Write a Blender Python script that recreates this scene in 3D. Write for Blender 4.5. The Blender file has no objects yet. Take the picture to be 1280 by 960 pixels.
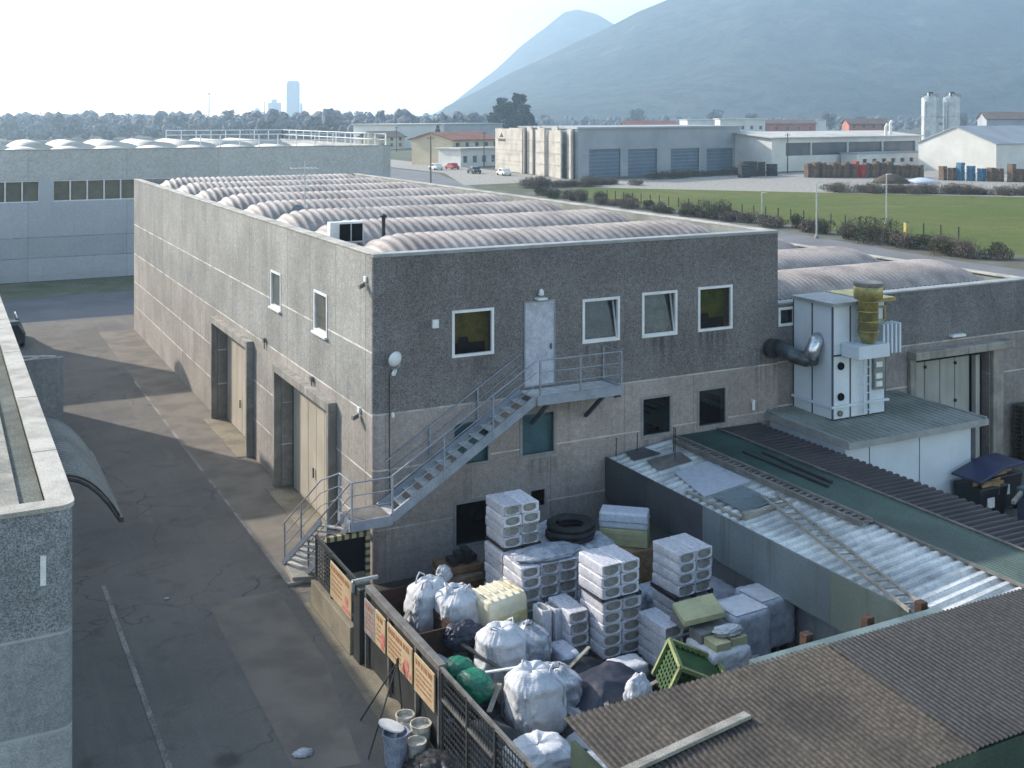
import bpy, bmesh, math, random
from math import sin, cos, pi, radians
from mathutils import Vector, noise, Matrix

random.seed(7)
sc = bpy.context.scene
COL = sc.collection

# ------------------------------------------------------------------ camera, sky, sun, exposure
cam_data = bpy.data.cameras.new('camera')
cam = bpy.data.objects.new('camera', cam_data)
COL.objects.link(cam)
cam.location = (-10.07, -27.28, 12.11)
cam.rotation_euler = (radians(90), 0, -radians(27.3))
cam_data.sensor_width = 36
cam_data.lens = 36 * 1399 / 1280
cam_data.shift_y = -335 / 1280
cam_data.clip_end = 20000
cam_data.clip_start = 0.1
sc.camera = cam

SUN_AZ = radians(-29)      # from +Y towards +X
SUN_EL = radians(25.7)
sun_dir = Vector((sin(SUN_AZ) * cos(SUN_EL), cos(SUN_AZ) * cos(SUN_EL), sin(SUN_EL)))
sun_data = bpy.data.lights.new('sun', 'SUN')
sun = bpy.data.objects.new('sun', sun_data)
COL.objects.link(sun)
sun_data.energy = 3.3
sun_data.angle = radians(0.6)
sun_data.color = (1.0, 0.91, 0.79)
sun.rotation_euler = sun_dir.to_track_quat('Z', 'Y').to_euler()

world = bpy.data.worlds.new('World')
sc.world = world
world.use_nodes = True
wn = world.node_tree
for n in list(wn.nodes):
    wn.nodes.remove(n)
wo = wn.nodes.new('ShaderNodeOutputWorld')
bg = wn.nodes.new('ShaderNodeBackground')
sky = wn.nodes.new('ShaderNodeTexSky')
sky.sky_type = 'NISHITA'
sky.sun_disc = False
sky.sun_elevation = SUN_EL
sky.sun_rotation = SUN_AZ
sky.altitude = 100
sky.air_density = 1.0
sky.dust_density = 1.0
sky.ozone_density = 1.0
bg.inputs['Strength'].default_value = 0.15
tint = wn.nodes.new('ShaderNodeMix'); tint.data_type = 'RGBA'; tint.blend_type = 'MULTIPLY'; tint.inputs[0].default_value = 1.0
tint.inputs[7].default_value = (1.11, 1.0, 0.85, 1)     # winter haze whitens the blue of the clear-sky model
wn.links.new(sky.outputs[0], tint.inputs[6]); wn.links.new(tint.outputs[2], bg.inputs[0])
wn.links.new(bg.outputs[0], wo.inputs[0])

sc.view_settings.view_transform = 'Standard'
sc.view_settings.look = 'None'
sc.view_settings.exposure = 1.42
sc.view_settings.gamma = 1
sc.view_settings.use_curve_mapping = False
sc.cycles.use_denoising = True
sc.cycles.max_bounces = 5
sc.cycles.diffuse_bounces = 3
sc.cycles.glossy_bounces = 2
sc.cycles.transmission_bounces = 3
sc.cycles.transparent_max_bounces = 8
sc.cycles.volume_bounces = 1
sc.cycles.caustics_reflective = False
sc.cycles.caustics_refractive = False

HAZE_DENSITY = 0.00035
HAZE_COLOR = (0.54, 0.74, 0.95)
HAZE_ANISO = 0.55

# ------------------------------------------------------------------ materials
class NT:
    def __init__(s, name):
        s.m = bpy.data.materials.new(name)
        s.m.use_nodes = True
        s.t = s.m.node_tree
        s.b = s.t.nodes['Principled BSDF']
        s.pos = s.t.nodes.new('ShaderNodeTexCoord').outputs['Object']
    def n(s, k, **p):
        nd = s.t.nodes.new(k)
        for a, v in p.items():
            setattr(nd, a, v)
        return nd
    def l(s, a, b):
        s.t.links.new(a, b)
    def val(s, x, sock):
        if isinstance(x, (int, float)):
            sock.default_value = x
        elif isinstance(x, tuple):
            sock.default_value = (*x, 1) if len(x) == 3 else x
        else:
            s.l(x, sock)
    def math(s, op, a, b=0.0, c=0.0):
        nd = s.n('ShaderNodeMath', operation=op)
        s.val(a, nd.inputs[0]); s.val(b, nd.inputs[1]); s.val(c, nd.inputs[2])
        return nd.outputs[0]
    def ramp(s, x, a, b, lo=0.0, hi=1.0):
        nd = s.n('ShaderNodeMapRange')
        nd.interpolation_type = 'SMOOTHSTEP'
        s.val(x, nd.inputs[0]); nd.inputs[1].default_value = a; nd.inputs[2].default_value = b
        nd.inputs[3].default_value = lo; nd.inputs[4].default_value = hi
        return nd.outputs[0]
    def mix(s, f, a, b):
        nd = s.n('ShaderNodeMix', data_type='RGBA')
        s.val(f, nd.inputs[0]); s.val(a, nd.inputs[6]); s.val(b, nd.inputs[7])
        return nd.outputs[2]
    def scaled(s, v=(1, 1, 1), rot=(0, 0, 0)):
        nd = s.n('ShaderNodeMapping')
        s.l(s.pos, nd.inputs[0]); nd.inputs['Scale'].default_value = v; nd.inputs['Rotation'].default_value = rot
        return nd.outputs[0]
    def noise(s, scale, detail=3, rough=.55, vec=None, dist=0.0):
        nd = s.n('ShaderNodeTexNoise')
        s.l(vec or s.pos, nd.inputs['Vector'])
        nd.inputs['Scale'].default_value = scale; nd.inputs['Detail'].default_value = detail
        nd.inputs['Roughness'].default_value = rough; nd.inputs['Distortion'].default_value = dist
        return nd.outputs[0]
    def voro(s, scale, feature='F1', out='Distance', vec=None):
        nd = s.n('ShaderNodeTexVoronoi', feature=feature)
        s.l(vec or s.pos, nd.inputs['Vector']); nd.inputs['Scale'].default_value = scale
        return nd.outputs[out]
    def xyz(s):
        nd = s.n('ShaderNodeSeparateXYZ'); s.l(s.pos, nd.inputs[0])
        return nd.outputs
    def bump(s, h, strength, dist=.02):
        nd = s.n('ShaderNodeBump')
        nd.inputs['Strength'].default_value = strength; nd.inputs['Distance'].default_value = dist
        s.l(h, nd.inputs['Height']); s.l(nd.outputs[0], s.b.inputs['Normal'])
    def fin(s, color, rough=.8, metal=0.0, spec=.3):
        s.val(color, s.b.inputs['Base Color']); s.val(rough, s.b.inputs['Roughness'])
        s.b.inputs['Metallic'].default_value = metal
        s.b.inputs['Specular IOR Level'].default_value = spec
        return s.m

def sh(c, k):
    return tuple(min(1, x * k) for x in c)

def M(name, c, c2=None, s=1.0, grain=60.0, gamt=.25, rough=.8, metal=0.0, spec=.3, bump=0.0, bs=40.0, streak=0.0):
    t = NT(name)
    c2 = c2 or sh(c, .75)
    f = t.ramp(t.noise(s, 4), .35, .68)
    col = t.mix(f, c, c2)
    g = t.ramp(t.noise(grain, 2), .3, .7, 1 - gamt, 1 + gamt)
    hs = t.n('ShaderNodeHueSaturation'); t.l(col, hs.inputs['Color']); t.l(g, hs.inputs['Value'])
    col = hs.outputs[0]
    if streak:
        st = t.ramp(t.noise(1.0, 3, vec=t.scaled((5, 5, .35))), .5, .72, 0, streak)
        col = t.mix(st, col, sh(c2, .45))
    if bump:
        t.bump(t.noise(bs, 3), bump)
    return t.fin(col, rough, metal, spec)

def wall_mat(name, top, low, base, joints, zt, zb, per_x=None, off_x=0.0, per_y=None, off_y=0.0, speck=55.0, spamt=.5,
             joint_col=(.52, .5, .47), vcol=.55, dirt=.35, jw=.022, stains=(), vw=.016, pv=.09, mott=1.0):
    """precast panels: exposed aggregate, with light horizontal joints and darker vertical ones, streaks of dirt"""
    t = NT(name)
    X, Y, Z = t.xyz()[:3]
    a = t.ramp(Z, zt - .03, zt + .03)
    b = t.ramp(Z, zb - .03, zb + .03)
    col = t.mix(b, base, low)
    col = t.mix(a, col, top)
    v = t.voro(speck, out='Color')
    sep = t.n('ShaderNodeSeparateColor'); t.l(v, sep.inputs[0])
    amp = t.math('MULTIPLY_ADD', a, spamt * .6, spamt * .4)
    sp = t.math('MULTIPLY_ADD', t.math('SUBTRACT', sep.outputs[0], .5), t.math('MULTIPLY', amp, 2.0), 1.0)
    big = t.ramp(t.noise(.55, 5), .3, .7, 1 - .16 * mott, 1 + .14 * mott)
    mid = t.ramp(t.noise(6, 4, .7), .3, .7, 1 - .14 * mott, 1 + .12 * mott)
    hs = t.n('ShaderNodeHueSaturation'); t.l(col, hs.inputs['Color'])
    t.l(t.math('MULTIPLY', t.math('MULTIPLY', sp, big), mid), hs.inputs['Value'])
    col = hs.outputs[0]
    st = t.ramp(t.noise(1.0, 4, .65, vec=t.scaled((3.2, 3.2, .22))), .52, .8, 0, dirt)
    col = t.mix(st, col, sh(low, .33))
    pid = None
    for per, off, ax in ((per_x, off_x, X), (per_y, off_y, Y)):
        if per:
            q = t.math('FLOOR', t.math('DIVIDE', t.math('SUBTRACT', ax, off), per)); pid = q if pid is None else t.math('MULTIPLY_ADD', q, 17.3, pid)
    zone = None
    for z in joints:
        q = t.math('GREATER_THAN', Z, z); zone = q if zone is None else t.math('ADD', zone, q)
    if pid is not None and zone is not None:
        wn_ = t.n('ShaderNodeTexWhiteNoise', noise_dimensions='2D'); cb = t.n('ShaderNodeCombineXYZ'); t.l(pid, cb.inputs[0]); t.l(zone, cb.inputs[1]); t.l(cb.outputs[0], wn_.inputs['Vector'])
        h2 = t.n('ShaderNodeHueSaturation'); t.l(col, h2.inputs['Color']); t.l(t.math('MULTIPLY_ADD', wn_.outputs['Value'], pv * 2, 1 - pv), h2.inputs['Value']); col = h2.outputs[0]
    if stains:
        sn = t.ramp(t.noise(1.0, 4, .6, vec=t.scaled((7, 7, .5))), .38, .62)
        for x0, x1, zt_, ln, am in stains:
            mx_ = t.math('MULTIPLY', t.ramp(X, x0 - .12, x0 + .1), t.ramp(X, x1 - .1, x1 + .12, 1, 0))
            mz_ = t.math('MULTIPLY', t.ramp(Z, zt_ - ln, zt_), t.math('LESS_THAN', Z, zt_))
            col = t.mix(t.math('MULTIPLY', t.math('MULTIPLY', mx_, mz_), t.math('MULTIPLY', sn, am)), col, sh(top, .38))
    vm = None
    for per, off, ax in ((per_x, off_x, X), (per_y, off_y, Y)):
        if per:
            q = t.math('WRAP', t.math('ADD', ax, per * .5 - off), per, 0.0)
            d = t.math('ABSOLUTE', t.math('SUBTRACT', q, per * .5))
            m = t.math('MULTIPLY', t.math('LESS_THAN', d, vw), vcol)
            vm = m if vm is None else t.math('MAXIMUM', vm, m)
    if vm is not None:
        col = t.mix(vm, col, sh(low, .4))
    jm = None
    for z in joints:
        m = t.math('COMPARE', Z, z, jw)
        jm = m if jm is None else t.math('MAXIMUM', jm, m)
    if jm is not None:
        jn = t.math('MULTIPLY', jm, t.ramp(t.noise(1.1, 4), .34, .6, .25, .95))
        col = t.mix(jn, col, joint_col)
    t.bump(t.voro(speck), .35, .01)
    return t.fin(col, .9, 0, .2)

def glass_mat(name, tint=(.5, .55, .6), refl=.22):
    t = NT(name)
    tr = t.n('ShaderNodeBsdfTransparent'); tr.inputs[0].default_value = (*tint, 1)
    gl = t.n('ShaderNodeBsdfGlossy'); gl.inputs['Roughness'].default_value = .03
    lw = t.n('ShaderNodeLayerWeight'); lw.inputs[0].default_value = .35
    f = t.math('MULTIPLY_ADD', lw.outputs['Fresnel'], .45, refl)
    mx = t.n('ShaderNodeMixShader')
    t.l(f, mx.inputs[0]); t.l(tr.outputs[0], mx.inputs[1]); t.l(gl.outputs[0], mx.inputs[2])
    t.l(mx.outputs[0], t.t.nodes['Material Output'].inputs['Surface'])
    return t.m

MT = {}
MT['main_wall'] = wall_mat('aggregate panels', (.165, .154, .156), (.30, .265, .255), (.275, .245, .238), (1.39, 2.93, 4.38), 4.38, 1.39,
                           per_x=2.45, off_x=.32, vcol=.4, stains=((8.4, 9.4, 5.6, 1.2, .85), (10.3, 11.5, 5.6, 1.0, .8), (6.3, 7.4, 5.6, .9, .6), (2.3, 3.4, 5.6, .8, .5), (4.3, 6.9, 4.3, .9, .45), (12.4, 13.3, 4.9, 1.8, .7), (4.3, 5.4, 2.6, .8, .5), (8.3, 9.3, 2.65, .6, .5)))
MT['side_wall'] = wall_mat('sunlit side panels', (.275, .275, .262), (.315, .295, .27), (.305, .275, .25), (1.39, 2.75, 4.33, 5.97), 4.33, 1.39,
                           per_y=2.45, off_y=.62, spamt=.3, vcol=.75, joint_col=(.70, .67, .62), dirt=.4, vw=.022)  # same panels as the front, made paler to carry sunlight in the colour
MT['wing_wall'] = wall_mat('wing panels', (.15, .145, .15), (.235, .215, .21), (.24, .22, .21), (3.03, 4.4), 4.4, 1.0, per_x=2.45, off_x=1.2, vcol=.3)
MT['near_wall'] = wall_mat('near panels', (.19, .205, .22), (.22, .235, .25), (.30, .315, .33), (2.9, 4.35), 4.35, 2.9, speck=58, spamt=.5,
                           per_x=2.5, off_x=-8.55, vcol=.8, joint_col=(.36, .37, .38), dirt=.15)
MT['far_wall'] = wall_mat('far panels', (.43, .43, .425), (.41, .425, .45), (.38, .40, .43), (3.2, 1.7), 7.4, .5, per_x=6.9, off_x=-4, speck=8, spamt=.12,
                          joint_col=(.24, .26, .30), dirt=.12, vcol=.7, jw=.04, mott=.3)  # wall colour lifted and blued to add haze over the distance
MT['concrete'] = M('concrete', (.34, .32, .29), (.22, .21, .19), 1.5, 50, .2, .9, bump=.2, streak=.5)
MT['cap'] = M('parapet flashing', (.30, .31, .315), (.22, .23, .235), 2.0, 30, .08, .5, spec=.5)
MT['cap_pale'] = M('pale coping', (.44, .42, .38), (.28, .265, .24), 1.2, 40, .2, .85)
MT['bitumen'] = M('bitumen roof', (.055, .06, .068), (.035, .04, .045), .8, 40, .3, .85, bump=.3)
MT['near_roof'] = M('pale roof sheet', (.30, .285, .25), (.17, .17, .15), 1.3, 30, .22, .9, bump=.2)
MT['gravel_strip'] = M('roof gutter', (.13, .145, .13), (.07, .08, .07), 1.0, 60, .5, .95, bump=.4)
MT['barrel'] = M('fibre cement vault', (.345, .305, .285), (.20, .175, .168), .8, 25, .2, .62, spec=.45)
MT['barrel_far'] = M('pale rooflight', (.50, .485, .46), (.36, .345, .33), .3, 20, .1, .6)
MT['gate'] = M('beige gate panel', (.50, .45, .375), (.42, .375, .31), .7, 60, .08, .55, spec=.4, streak=.25)
MT['gate_grey'] = M('grey gate panel', (.34, .345, .33), (.28, .285, .275), .7, 60, .08, .55, spec=.4, streak=.25)
MT['gate_blue'] = M('blue roller shutter', (.11, .16, .22), (.085, .125, .175), .4, 20, .1, .6)
MT['dark'] = M('dark interior', (.012, .013, .016), (.008, .009, .011), 1, 10, .1, .9, spec=.1)
MT['white_frame'] = M('white frame', (.70, .71, .73), (.6, .61, .63), 2, 40, .06, .45, spec=.5)
MT['grey_frame'] = M('grey surround', (.26, .25, .26), (.2, .195, .2), 2, 40, .15, .8)
MT['glass'] = glass_mat('window glass', (.66, .70, .72), .02)
MT['glass_dark'] = glass_mat('dark glass', (.3, .33, .36), .12)
MT['blind_olive'] = M('olive curtain', (.20, .165, .03), (.12, .11, .015), 2.5, 20, .2, .9)
MT['blind_green'] = M('green curtain', (.14, .16, .025), (.07, .09, .012), 2.5, 20, .2, .9)
MT['blind_grey'] = M('grey interior', (.15, .18, .22), (.05, .06, .075), 1.6, 20, .2, .9)
MT['blind_teal'] = M('teal blind', (.20, .34, .38), (.14, .25, .29), 1.0, 20, .1, .8)
MT['blind_beige'] = M('beige blind', (.42, .37, .28), (.34, .3, .23), 1.5, 20, .1, .85)
MT['steel_blue'] = M('galvanised stair steel', (.27, .30, .35), (.19, .22, .27), 2, 30, .12, .5, spec=.5)
MT['galv'] = M('galvanised steel', (.52, .55, .57), (.40, .43, .45), 3, 30, .12, .4, metal=.6, spec=.5)
MT['tread'] = M('steel tread', (.58, .58, .57), (.42, .42, .42), 4, 40, .15, .5, spec=.5)
MT['dark_metal'] = M('dark fence steel', (.035, .038, .04), (.022, .024, .026), 3, 40, .2, .6, spec=.4)
MT['grey_metal'] = M('weathered steel', (.17, .165, .155), (.11, .1, .095), 3, 40, .2, .6, spec=.4)
MT['door_steel'] = M('worn sheet door', (.44, .46, .54), (.32, .34, .41), 3.0, 20, .12, .45, spec=.5, bump=.15, bs=6)
MT['sign'] = M('cream sign', (.52, .40, .26), (.42, .31, .19), 2.5, 30, .1, .6)
MT['sign_shaded'] = M('shaded sign', (.30, .27, .27), (.2, .19, .2), 2.5, 30, .1, .6)  # cream board with its shade mixed into the colour
MT['ink_brown'] = M('brown lettering', (.26, .12, .05), (.36, .18, .09), 9, 60, .3, .7)
MT['ink_red'] = M('red print', (.50, .13, .12), (.6, .25, .2), 9, 60, .3, .7)
MT['white_panel'] = M('white sandwich panel', (.60, .66, .73), (.53, .59, .66), .8, 30, .05, .4, spec=.5, streak=.1)
MT['panel_edge'] = M('dark panel edge', (.07, .085, .11), (.05, .06, .08), 2, 30, .1, .6)
MT['grey_sheet'] = M('grey roof sheet', (.25, .27, .255), (.17, .185, .165), .9, 30, .15, .6, streak=0)
MT['yellow_metal'] = M('yellowed zinc stack', (.38, .32, .11), (.20, .175, .08), 3, 30, .2, .4, metal=.35, spec=.5)
MT['chrome'] = M('bright duct', (.72, .74, .77), (.48, .5, .53), 4, 20, .15, .3, metal=.9)
MT['duct'] = M('dark duct', (.10, .115, .125), (.05, .06, .065), 5, 30, .25, .4, metal=.4)
MT['pvc_white'] = M('white pvc sheet', (.58, .595, .59), (.32, .335, .345), 1.1, 30, .15, .55, spec=.4, streak=.35)
MT['pvc_green'] = M('green pvc sheet', (.042, .088, .078), (.022, .05, .048), .6, 20, .2, .5, spec=.4)
MT['pvc_brown'] = M('brown pvc sheet', (.040, .030, .033), (.022, .018, .02), .8, 20, .2, .55, spec=.4)
MT['tile_brown'] = M('weathered brown sheet', (.075, .065, .056), (.036, .033, .032), .55, 14, .35, .75, spec=.25, bump=.2)
MT['fascia'] = M('fascia sheet', (.17, .20, .215), (.125, .15, .165), .5, 30, .1, .55, streak=.4)
MT['fascia_dark'] = M('dark fascia sheet', (.085, .09, .10), (.06, .065, .075), .6, 30, .12, .6, streak=.3)
MT['shed_wall'] = M('grey shed wall', (.25, .265, .285), (.2, .215, .235), .8, 30, .1, .8, streak=.35)
MT['rust'] = M('rusty steel', (.068, .036, .026), (.035, .022, .018), 5, 40, .35, .85)
MT['asph_patch'] = M('asphalt patch', (.20, .178, .152), (.14, .126, .11), .9, 90, .35, .92, bump=.4, bs=120)
MT['line'] = M('worn line', (.27, .255, .235), (.13, .125, .118), .9, 30, .4, .9)
MT['walk'] = M('concrete walk', (.26, .225, .17), (.17, .15, .11), 1.1, 40, .25, .92, bump=.25)
MT['yard'] = M('dirty yard', (.10, .095, .088), (.045, .042, .04), .9, 30, .4, .95, bump=.4)
MT['far_road'] = M('far asphalt', (.16, .165, .175), (.12, .125, .135), .25, 20, .2, .9)
MT['verge'] = M('grass verge', (.11, .125, .065), (.17, .16, .12), .5, 12, .5, .95, bump=.5, bs=10)
MT['white_bag'] = M('white woven bag', (.66, .68, .72), (.50, .53, .60), 2.0, 25, .1, .6, spec=.3, bump=.35, bs=7)
def bag_mat(name, c, c2):
    t = NT(name); col = t.mix(t.ramp(t.noise(3.0, 4), .35, .68), c, c2)
    col = t.mix(t.ramp(t.noise(2.2, 6, .75), .52, .72, 0, .6), col, (.34, .31, .27))
    X, Y, Z = t.xyz()[:3]
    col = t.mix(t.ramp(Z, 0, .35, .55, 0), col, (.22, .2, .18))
    w = t.math('ADD', t.math('SINE', t.math('MULTIPLY', Z, 210)), t.math('SINE', t.math('MULTIPLY', t.math('ADD', X, Y), 210)))
    t.bump(t.math('ADD', t.math('MULTIPLY', w, .06), t.noise(8, 6, .7)), .75, .03)
    return t.fin(col, .62, 0, .3)
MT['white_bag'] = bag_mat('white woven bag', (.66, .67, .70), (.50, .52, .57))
MT['grey_bag'] = M('translucent grey bag', (.42, .45, .50), (.22, .24, .29), 4.0, 25, .2, .45, spec=.5, bump=.6, bs=9)
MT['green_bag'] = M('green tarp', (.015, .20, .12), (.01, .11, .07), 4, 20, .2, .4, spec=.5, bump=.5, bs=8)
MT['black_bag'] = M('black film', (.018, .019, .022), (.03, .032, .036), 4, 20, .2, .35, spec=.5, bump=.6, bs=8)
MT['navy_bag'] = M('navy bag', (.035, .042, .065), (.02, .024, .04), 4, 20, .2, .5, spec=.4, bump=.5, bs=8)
MT['ibc'] = M('milky plastic tank', (.70, .66, .52), (.60, .52, .32), 1.2, 10, .06, .35, spec=.5)
MT['ibc_yellow'] = M('yellowed tank panel', (.58, .49, .24), (.66, .58, .36), 3, 10, .1, .35, spec=.5)
MT['wool'] = M('mineral wool', (.24, .235, .22), (.17, .16, .16), 5, 60, .3, .95, bump=.5, bs=60)
MT['yellow_slab'] = M('yellow insulation', (.42, .41, .25), (.34, .33, .2), 3, 60, .15, .95, bump=.3, bs=50)
MT['brown_slab'] = M('brown slab', (.20, .125, .07), (.13, .08, .045), 3, 50, .3, .9, bump=.3)
MT['hose'] = M('black hose', (.012, .012, .014), (.022, .022, .025), 6, 30, .25, .6, spec=.3)
MT['wood'] = M('weathered wood', (.20, .155, .105), (.12, .09, .065), 4, 50, .3, .9, bump=.3)
MT['wood_dark'] = M('dark wood', (.085, .066, .05), (.05, .04, .032), 4, 50, .3, .9, bump=.3)
MT['plank'] = M('grey plank', (.30, .29, .26), (.2, .19, .17), 3, 50, .3, .9, bump=.3)
MT['crate_green'] = M('green crate', (.026, .085, .018), (.016, .052, .012), 4, 30, .2, .6, spec=.4)
MT['crate_edge'] = M('lime crate edge', (.26, .30, .13), (.18, .21, .09), 5, 30, .2, .6)
MT['haz_yellow'] = M('hazard yellow', (.42, .37, .22), (.30, .26, .15), 6, 30, .2, .7)
MT['blue_lid'] = M('blue lid', (.02, .026, .085), (.014, .018, .055), 2, 20, .1, .4, spec=.5)
MT['bin_black'] = M('black bin', (.018, .02, .025), (.012, .013, .017), 2, 20, .1, .5, spec=.4)
MT['bin_grey'] = M('grey blue bin', (.07, .095, .12), (.05, .07, .09), 2, 20, .1, .5, spec=.4)
MT['cardboard'] = M('cardboard', (.30, .2, .11), (.2, .13, .07), 4, 30, .2, .9)
MT['white'] = M('white plastic', (.72, .73, .74), (.6, .61, .62), 4, 30, .08, .5, spec=.4)
MT['bucket'] = M('dirty white bucket', (.58, .57, .52), (.36, .34, .3), 6, 30, .2, .6)
MT['bucket_blue'] = M('grey blue bucket', (.30, .33, .42), (.22, .24, .32), 6, 30, .2, .6)
MT['paint_in'] = M('dried paint', (.36, .34, .2), (.2, .15, .06), 6, 30, .3, .7)
MT['rubber'] = M('rubber', (.02, .02, .021), (.03, .03, .03), 6, 30, .2, .8)
MT['rubble'] = M('pale rubble', (.42, .41, .39), (.25, .24, .22), 5, 30, .3, .95, bump=.5)
MT['leaf_dark'] = M('evergreen leaves', (.022, .038, .022), (.04, .06, .03), .3, 3, .4, .8)
MT['leaf_bush'] = M('bush leaves', (.045, .058, .025), (.075, .07, .04), .6, 4, .4, .85)
MT['leaf_dry'] = M('dry twigs', (.16, .13, .105), (.10, .082, .068), .6, 4, .4, .9)
MT['leaf_far'] = M('far wood', (.11, .118, .13), (.15, .15, .155), .04, .5, .4, .9)  # grey of bare trees, lightened and blued to add distance haze
MT['bark'] = M('bark', (.07, .055, .045), (.045, .035, .03), 3, 20, .3, .95)
MT['far_white'] = M('far white wall', (.66, .65, .62), (.56, .55, .52), .2, 5, .06, .8)
MT['far_grey'] = M('far grey wall', (.33, .35, .38), (.27, .29, .32), .15, 5, .08, .85)
MT['far_cream'] = M('far cream wall', (.55, .47, .34), (.46, .39, .28), .2, 5, .08, .85)
MT['far_pink'] = M('far red wall', (.42, .17, .12), (.34, .14, .1), .2, 5, .08, .85)
MT['far_roof'] = M('far pale roof', (.50, .485, .46), (.4, .39, .37), .15, 5, .1, .8)
MT['roof_red'] = M('red tile roof', (.25, .105, .075), (.18, .08, .06), .4, 6, .25, .9)
MT['roof_brown'] = M('brown tile roof', (.15, .105, .085), (.11, .08, .066), .4, 6, .25, .9)
MT['far_glass'] = M('far window', (.05, .07, .09), (.08, .1, .12), .3, 3, .2, .25, spec=.5)
MT['slab_wall'] = M('precast slab', (.50, .465, .42), (.38, .35, .31), .35, 6, .14, .9, streak=.3)
MT['silo'] = M('silo steel', (.52, .55, .57), (.36, .39, .42), .6, 6, .12, .35, metal=.15, spec=.6)
MT['yellow_paint'] = M('yellow post', (.55, .48, .16), (.45, .38, .12), 3, 30, .1, .6)
MT['crate_wood'] = M('far pallet wood', (.17, .12, .085), (.11, .08, .06), 1, 6, .35, .9)
MT['crate_red'] = M('far red crate', (.42, .06, .05), (.32, .05, .045), 1, 6, .3, .7)
MT['crate_blue'] = M('far blue crate', (.06, .16, .26), (.045, .12, .2), 1, 6, .3, .7)
MT['car_dark'] = M('dark car paint', (.03, .033, .038), (.025, .027, .03), 2, 20, .05, .25, spec=.6)
MT['tower'] = M('tower concrete', (.33, .36, .38), (.3, .33, .35), .05, 1, .05, .9)

def asphalt():
    t = NT('street asphalt')
    base = t.mix(t.ramp(t.noise(.22, 5, .6), .3, .7), (.120, .114, .108), (.175, .162, .146))
    base = t.mix(t.ramp(t.noise(.9, 5, .7, dist=.6), .5, .72, 0, .55), base, (.078, .076, .074))
    st = t.ramp(t.noise(1.0, 4, .6, vec=t.scaled((1.6, .16, 1))), .5, .75, 0, .45)
    base = t.mix(st, base, (.19, .18, .168))
    base = t.mix(t.ramp(t.noise(.35, 3, .6), .63, .72, 0, .5), base, (.085, .075, .05))
    w0 = t.n('ShaderNodeVectorMath', operation='ADD'); n0 = t.n('ShaderNodeTexNoise'); n0.inputs['Scale'].default_value = .9; n0.inputs['Detail'].default_value = 5; t.l(t.pos, n0.inputs['Vector']); t.l(t.pos, w0.inputs[0]); t.l(n0.outputs['Color'], w0.inputs[1])
    crack = t.ramp(t.voro(.16, 'DISTANCE_TO_EDGE', vec=w0.outputs[0]), .0, .006, 1, 0)
    crack = t.math('MULTIPLY', crack, t.ramp(t.noise(.3, 2), .5, .6))
    base = t.mix(t.math('MULTIPLY', crack, .6), base, (.04, .04, .038))
    wv = t.n('ShaderNodeVectorMath', operation='ADD'); nz_ = t.n('ShaderNodeTexNoise'); nz_.inputs['Scale'].default_value = 1.2; t.l(t.pos, nz_.inputs['Vector']); t.l(t.pos, wv.inputs[0]); t.l(nz_.outputs['Color'], wv.inputs[1])
    c2_ = t.math('MULTIPLY', t.ramp(t.voro(.33, 'DISTANCE_TO_EDGE', vec=wv.outputs[0]), 0, .010, 1, 0), t.ramp(t.noise(.16, 2), .48, .56))
    base = t.mix(t.math('MULTIPLY', c2_, .5), base, (.05, .048, .045))
    oil = t.math('MULTIPLY', t.ramp(t.voro(.7, out='Distance'), .10, .26, 1, 0), t.ramp(t.noise(.5, 3), .5, .62))
    base = t.mix(t.math('MULTIPLY', oil, .6), base, (.04, .038, .034))
    mossy = t.ramp(t.noise(.28, 4, .6), .6, .75, 0, .45)
    base = t.mix(mossy, base, (.105, .088, .045))
    grit = t.ramp(t.voro(3.0, out='Distance'), .02, .05, 1, 0)
    base = t.mix(t.math('MULTIPLY', grit, t.ramp(t.noise(1.5, 2), .5, .6, 0, .6)), base, (.3, .29, .27))
    g = t.ramp(t.noise(110, 2), .3, .7, .7, 1.3)
    hs = t.n('ShaderNodeHueSaturation'); t.l(base, hs.inputs['Color']); t.l(g, hs.inputs['Value'])
    t.bump(t.noise(140, 2), .35, .01)
    return t.fin(hs.outputs[0], .93, 0, .2)
MT['asphalt'] = asphalt()

def ground_mat():
    t = NT('plain earth')
    base = t.mix(t.ramp(t.noise(.02, 5), .35, .65), (.12, .115, .095), (.085, .1, .055))
    base = t.mix(t.ramp(t.noise(.25, 4), .45, .7), base, (.17, .16, .14))
    return t.fin(base, .95, 0, .1)
MT['ground'] = ground_mat()

def field_mat():
    t = NT('meadow grass')
    base = t.mix(t.ramp(t.noise(.05, 5), .35, .65), (.09, .118, .028), (.128, .132, .042))
    base = t.mix(t.ramp(t.noise(.35, 6, .75), .42, .7, 0, .8), base, (.06, .10, .02))
    base = t.mix(t.ramp(t.noise(.09, 5, .7), .58, .7, 0, .6), base, (.185, .165, .08))
    base = t.mix(t.ramp(t.noise(1.0, 3, .6, vec=t.scaled((.9, .06, 1), (0, 0, .75))), .5, .66, 0, .45), base, (.075, .115, .022))
    base = t.mix(t.ramp(t.noise(.12, 3, .6, vec=t.scaled((1, .3, 1))), .55, .75, 0, .5), base, (.15, .17, .075))
    t.bump(t.noise(2.5, 4), .8, .3)
    return t.fin(base, .95, 0, .15)
MT['field'] = field_mat()

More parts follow.
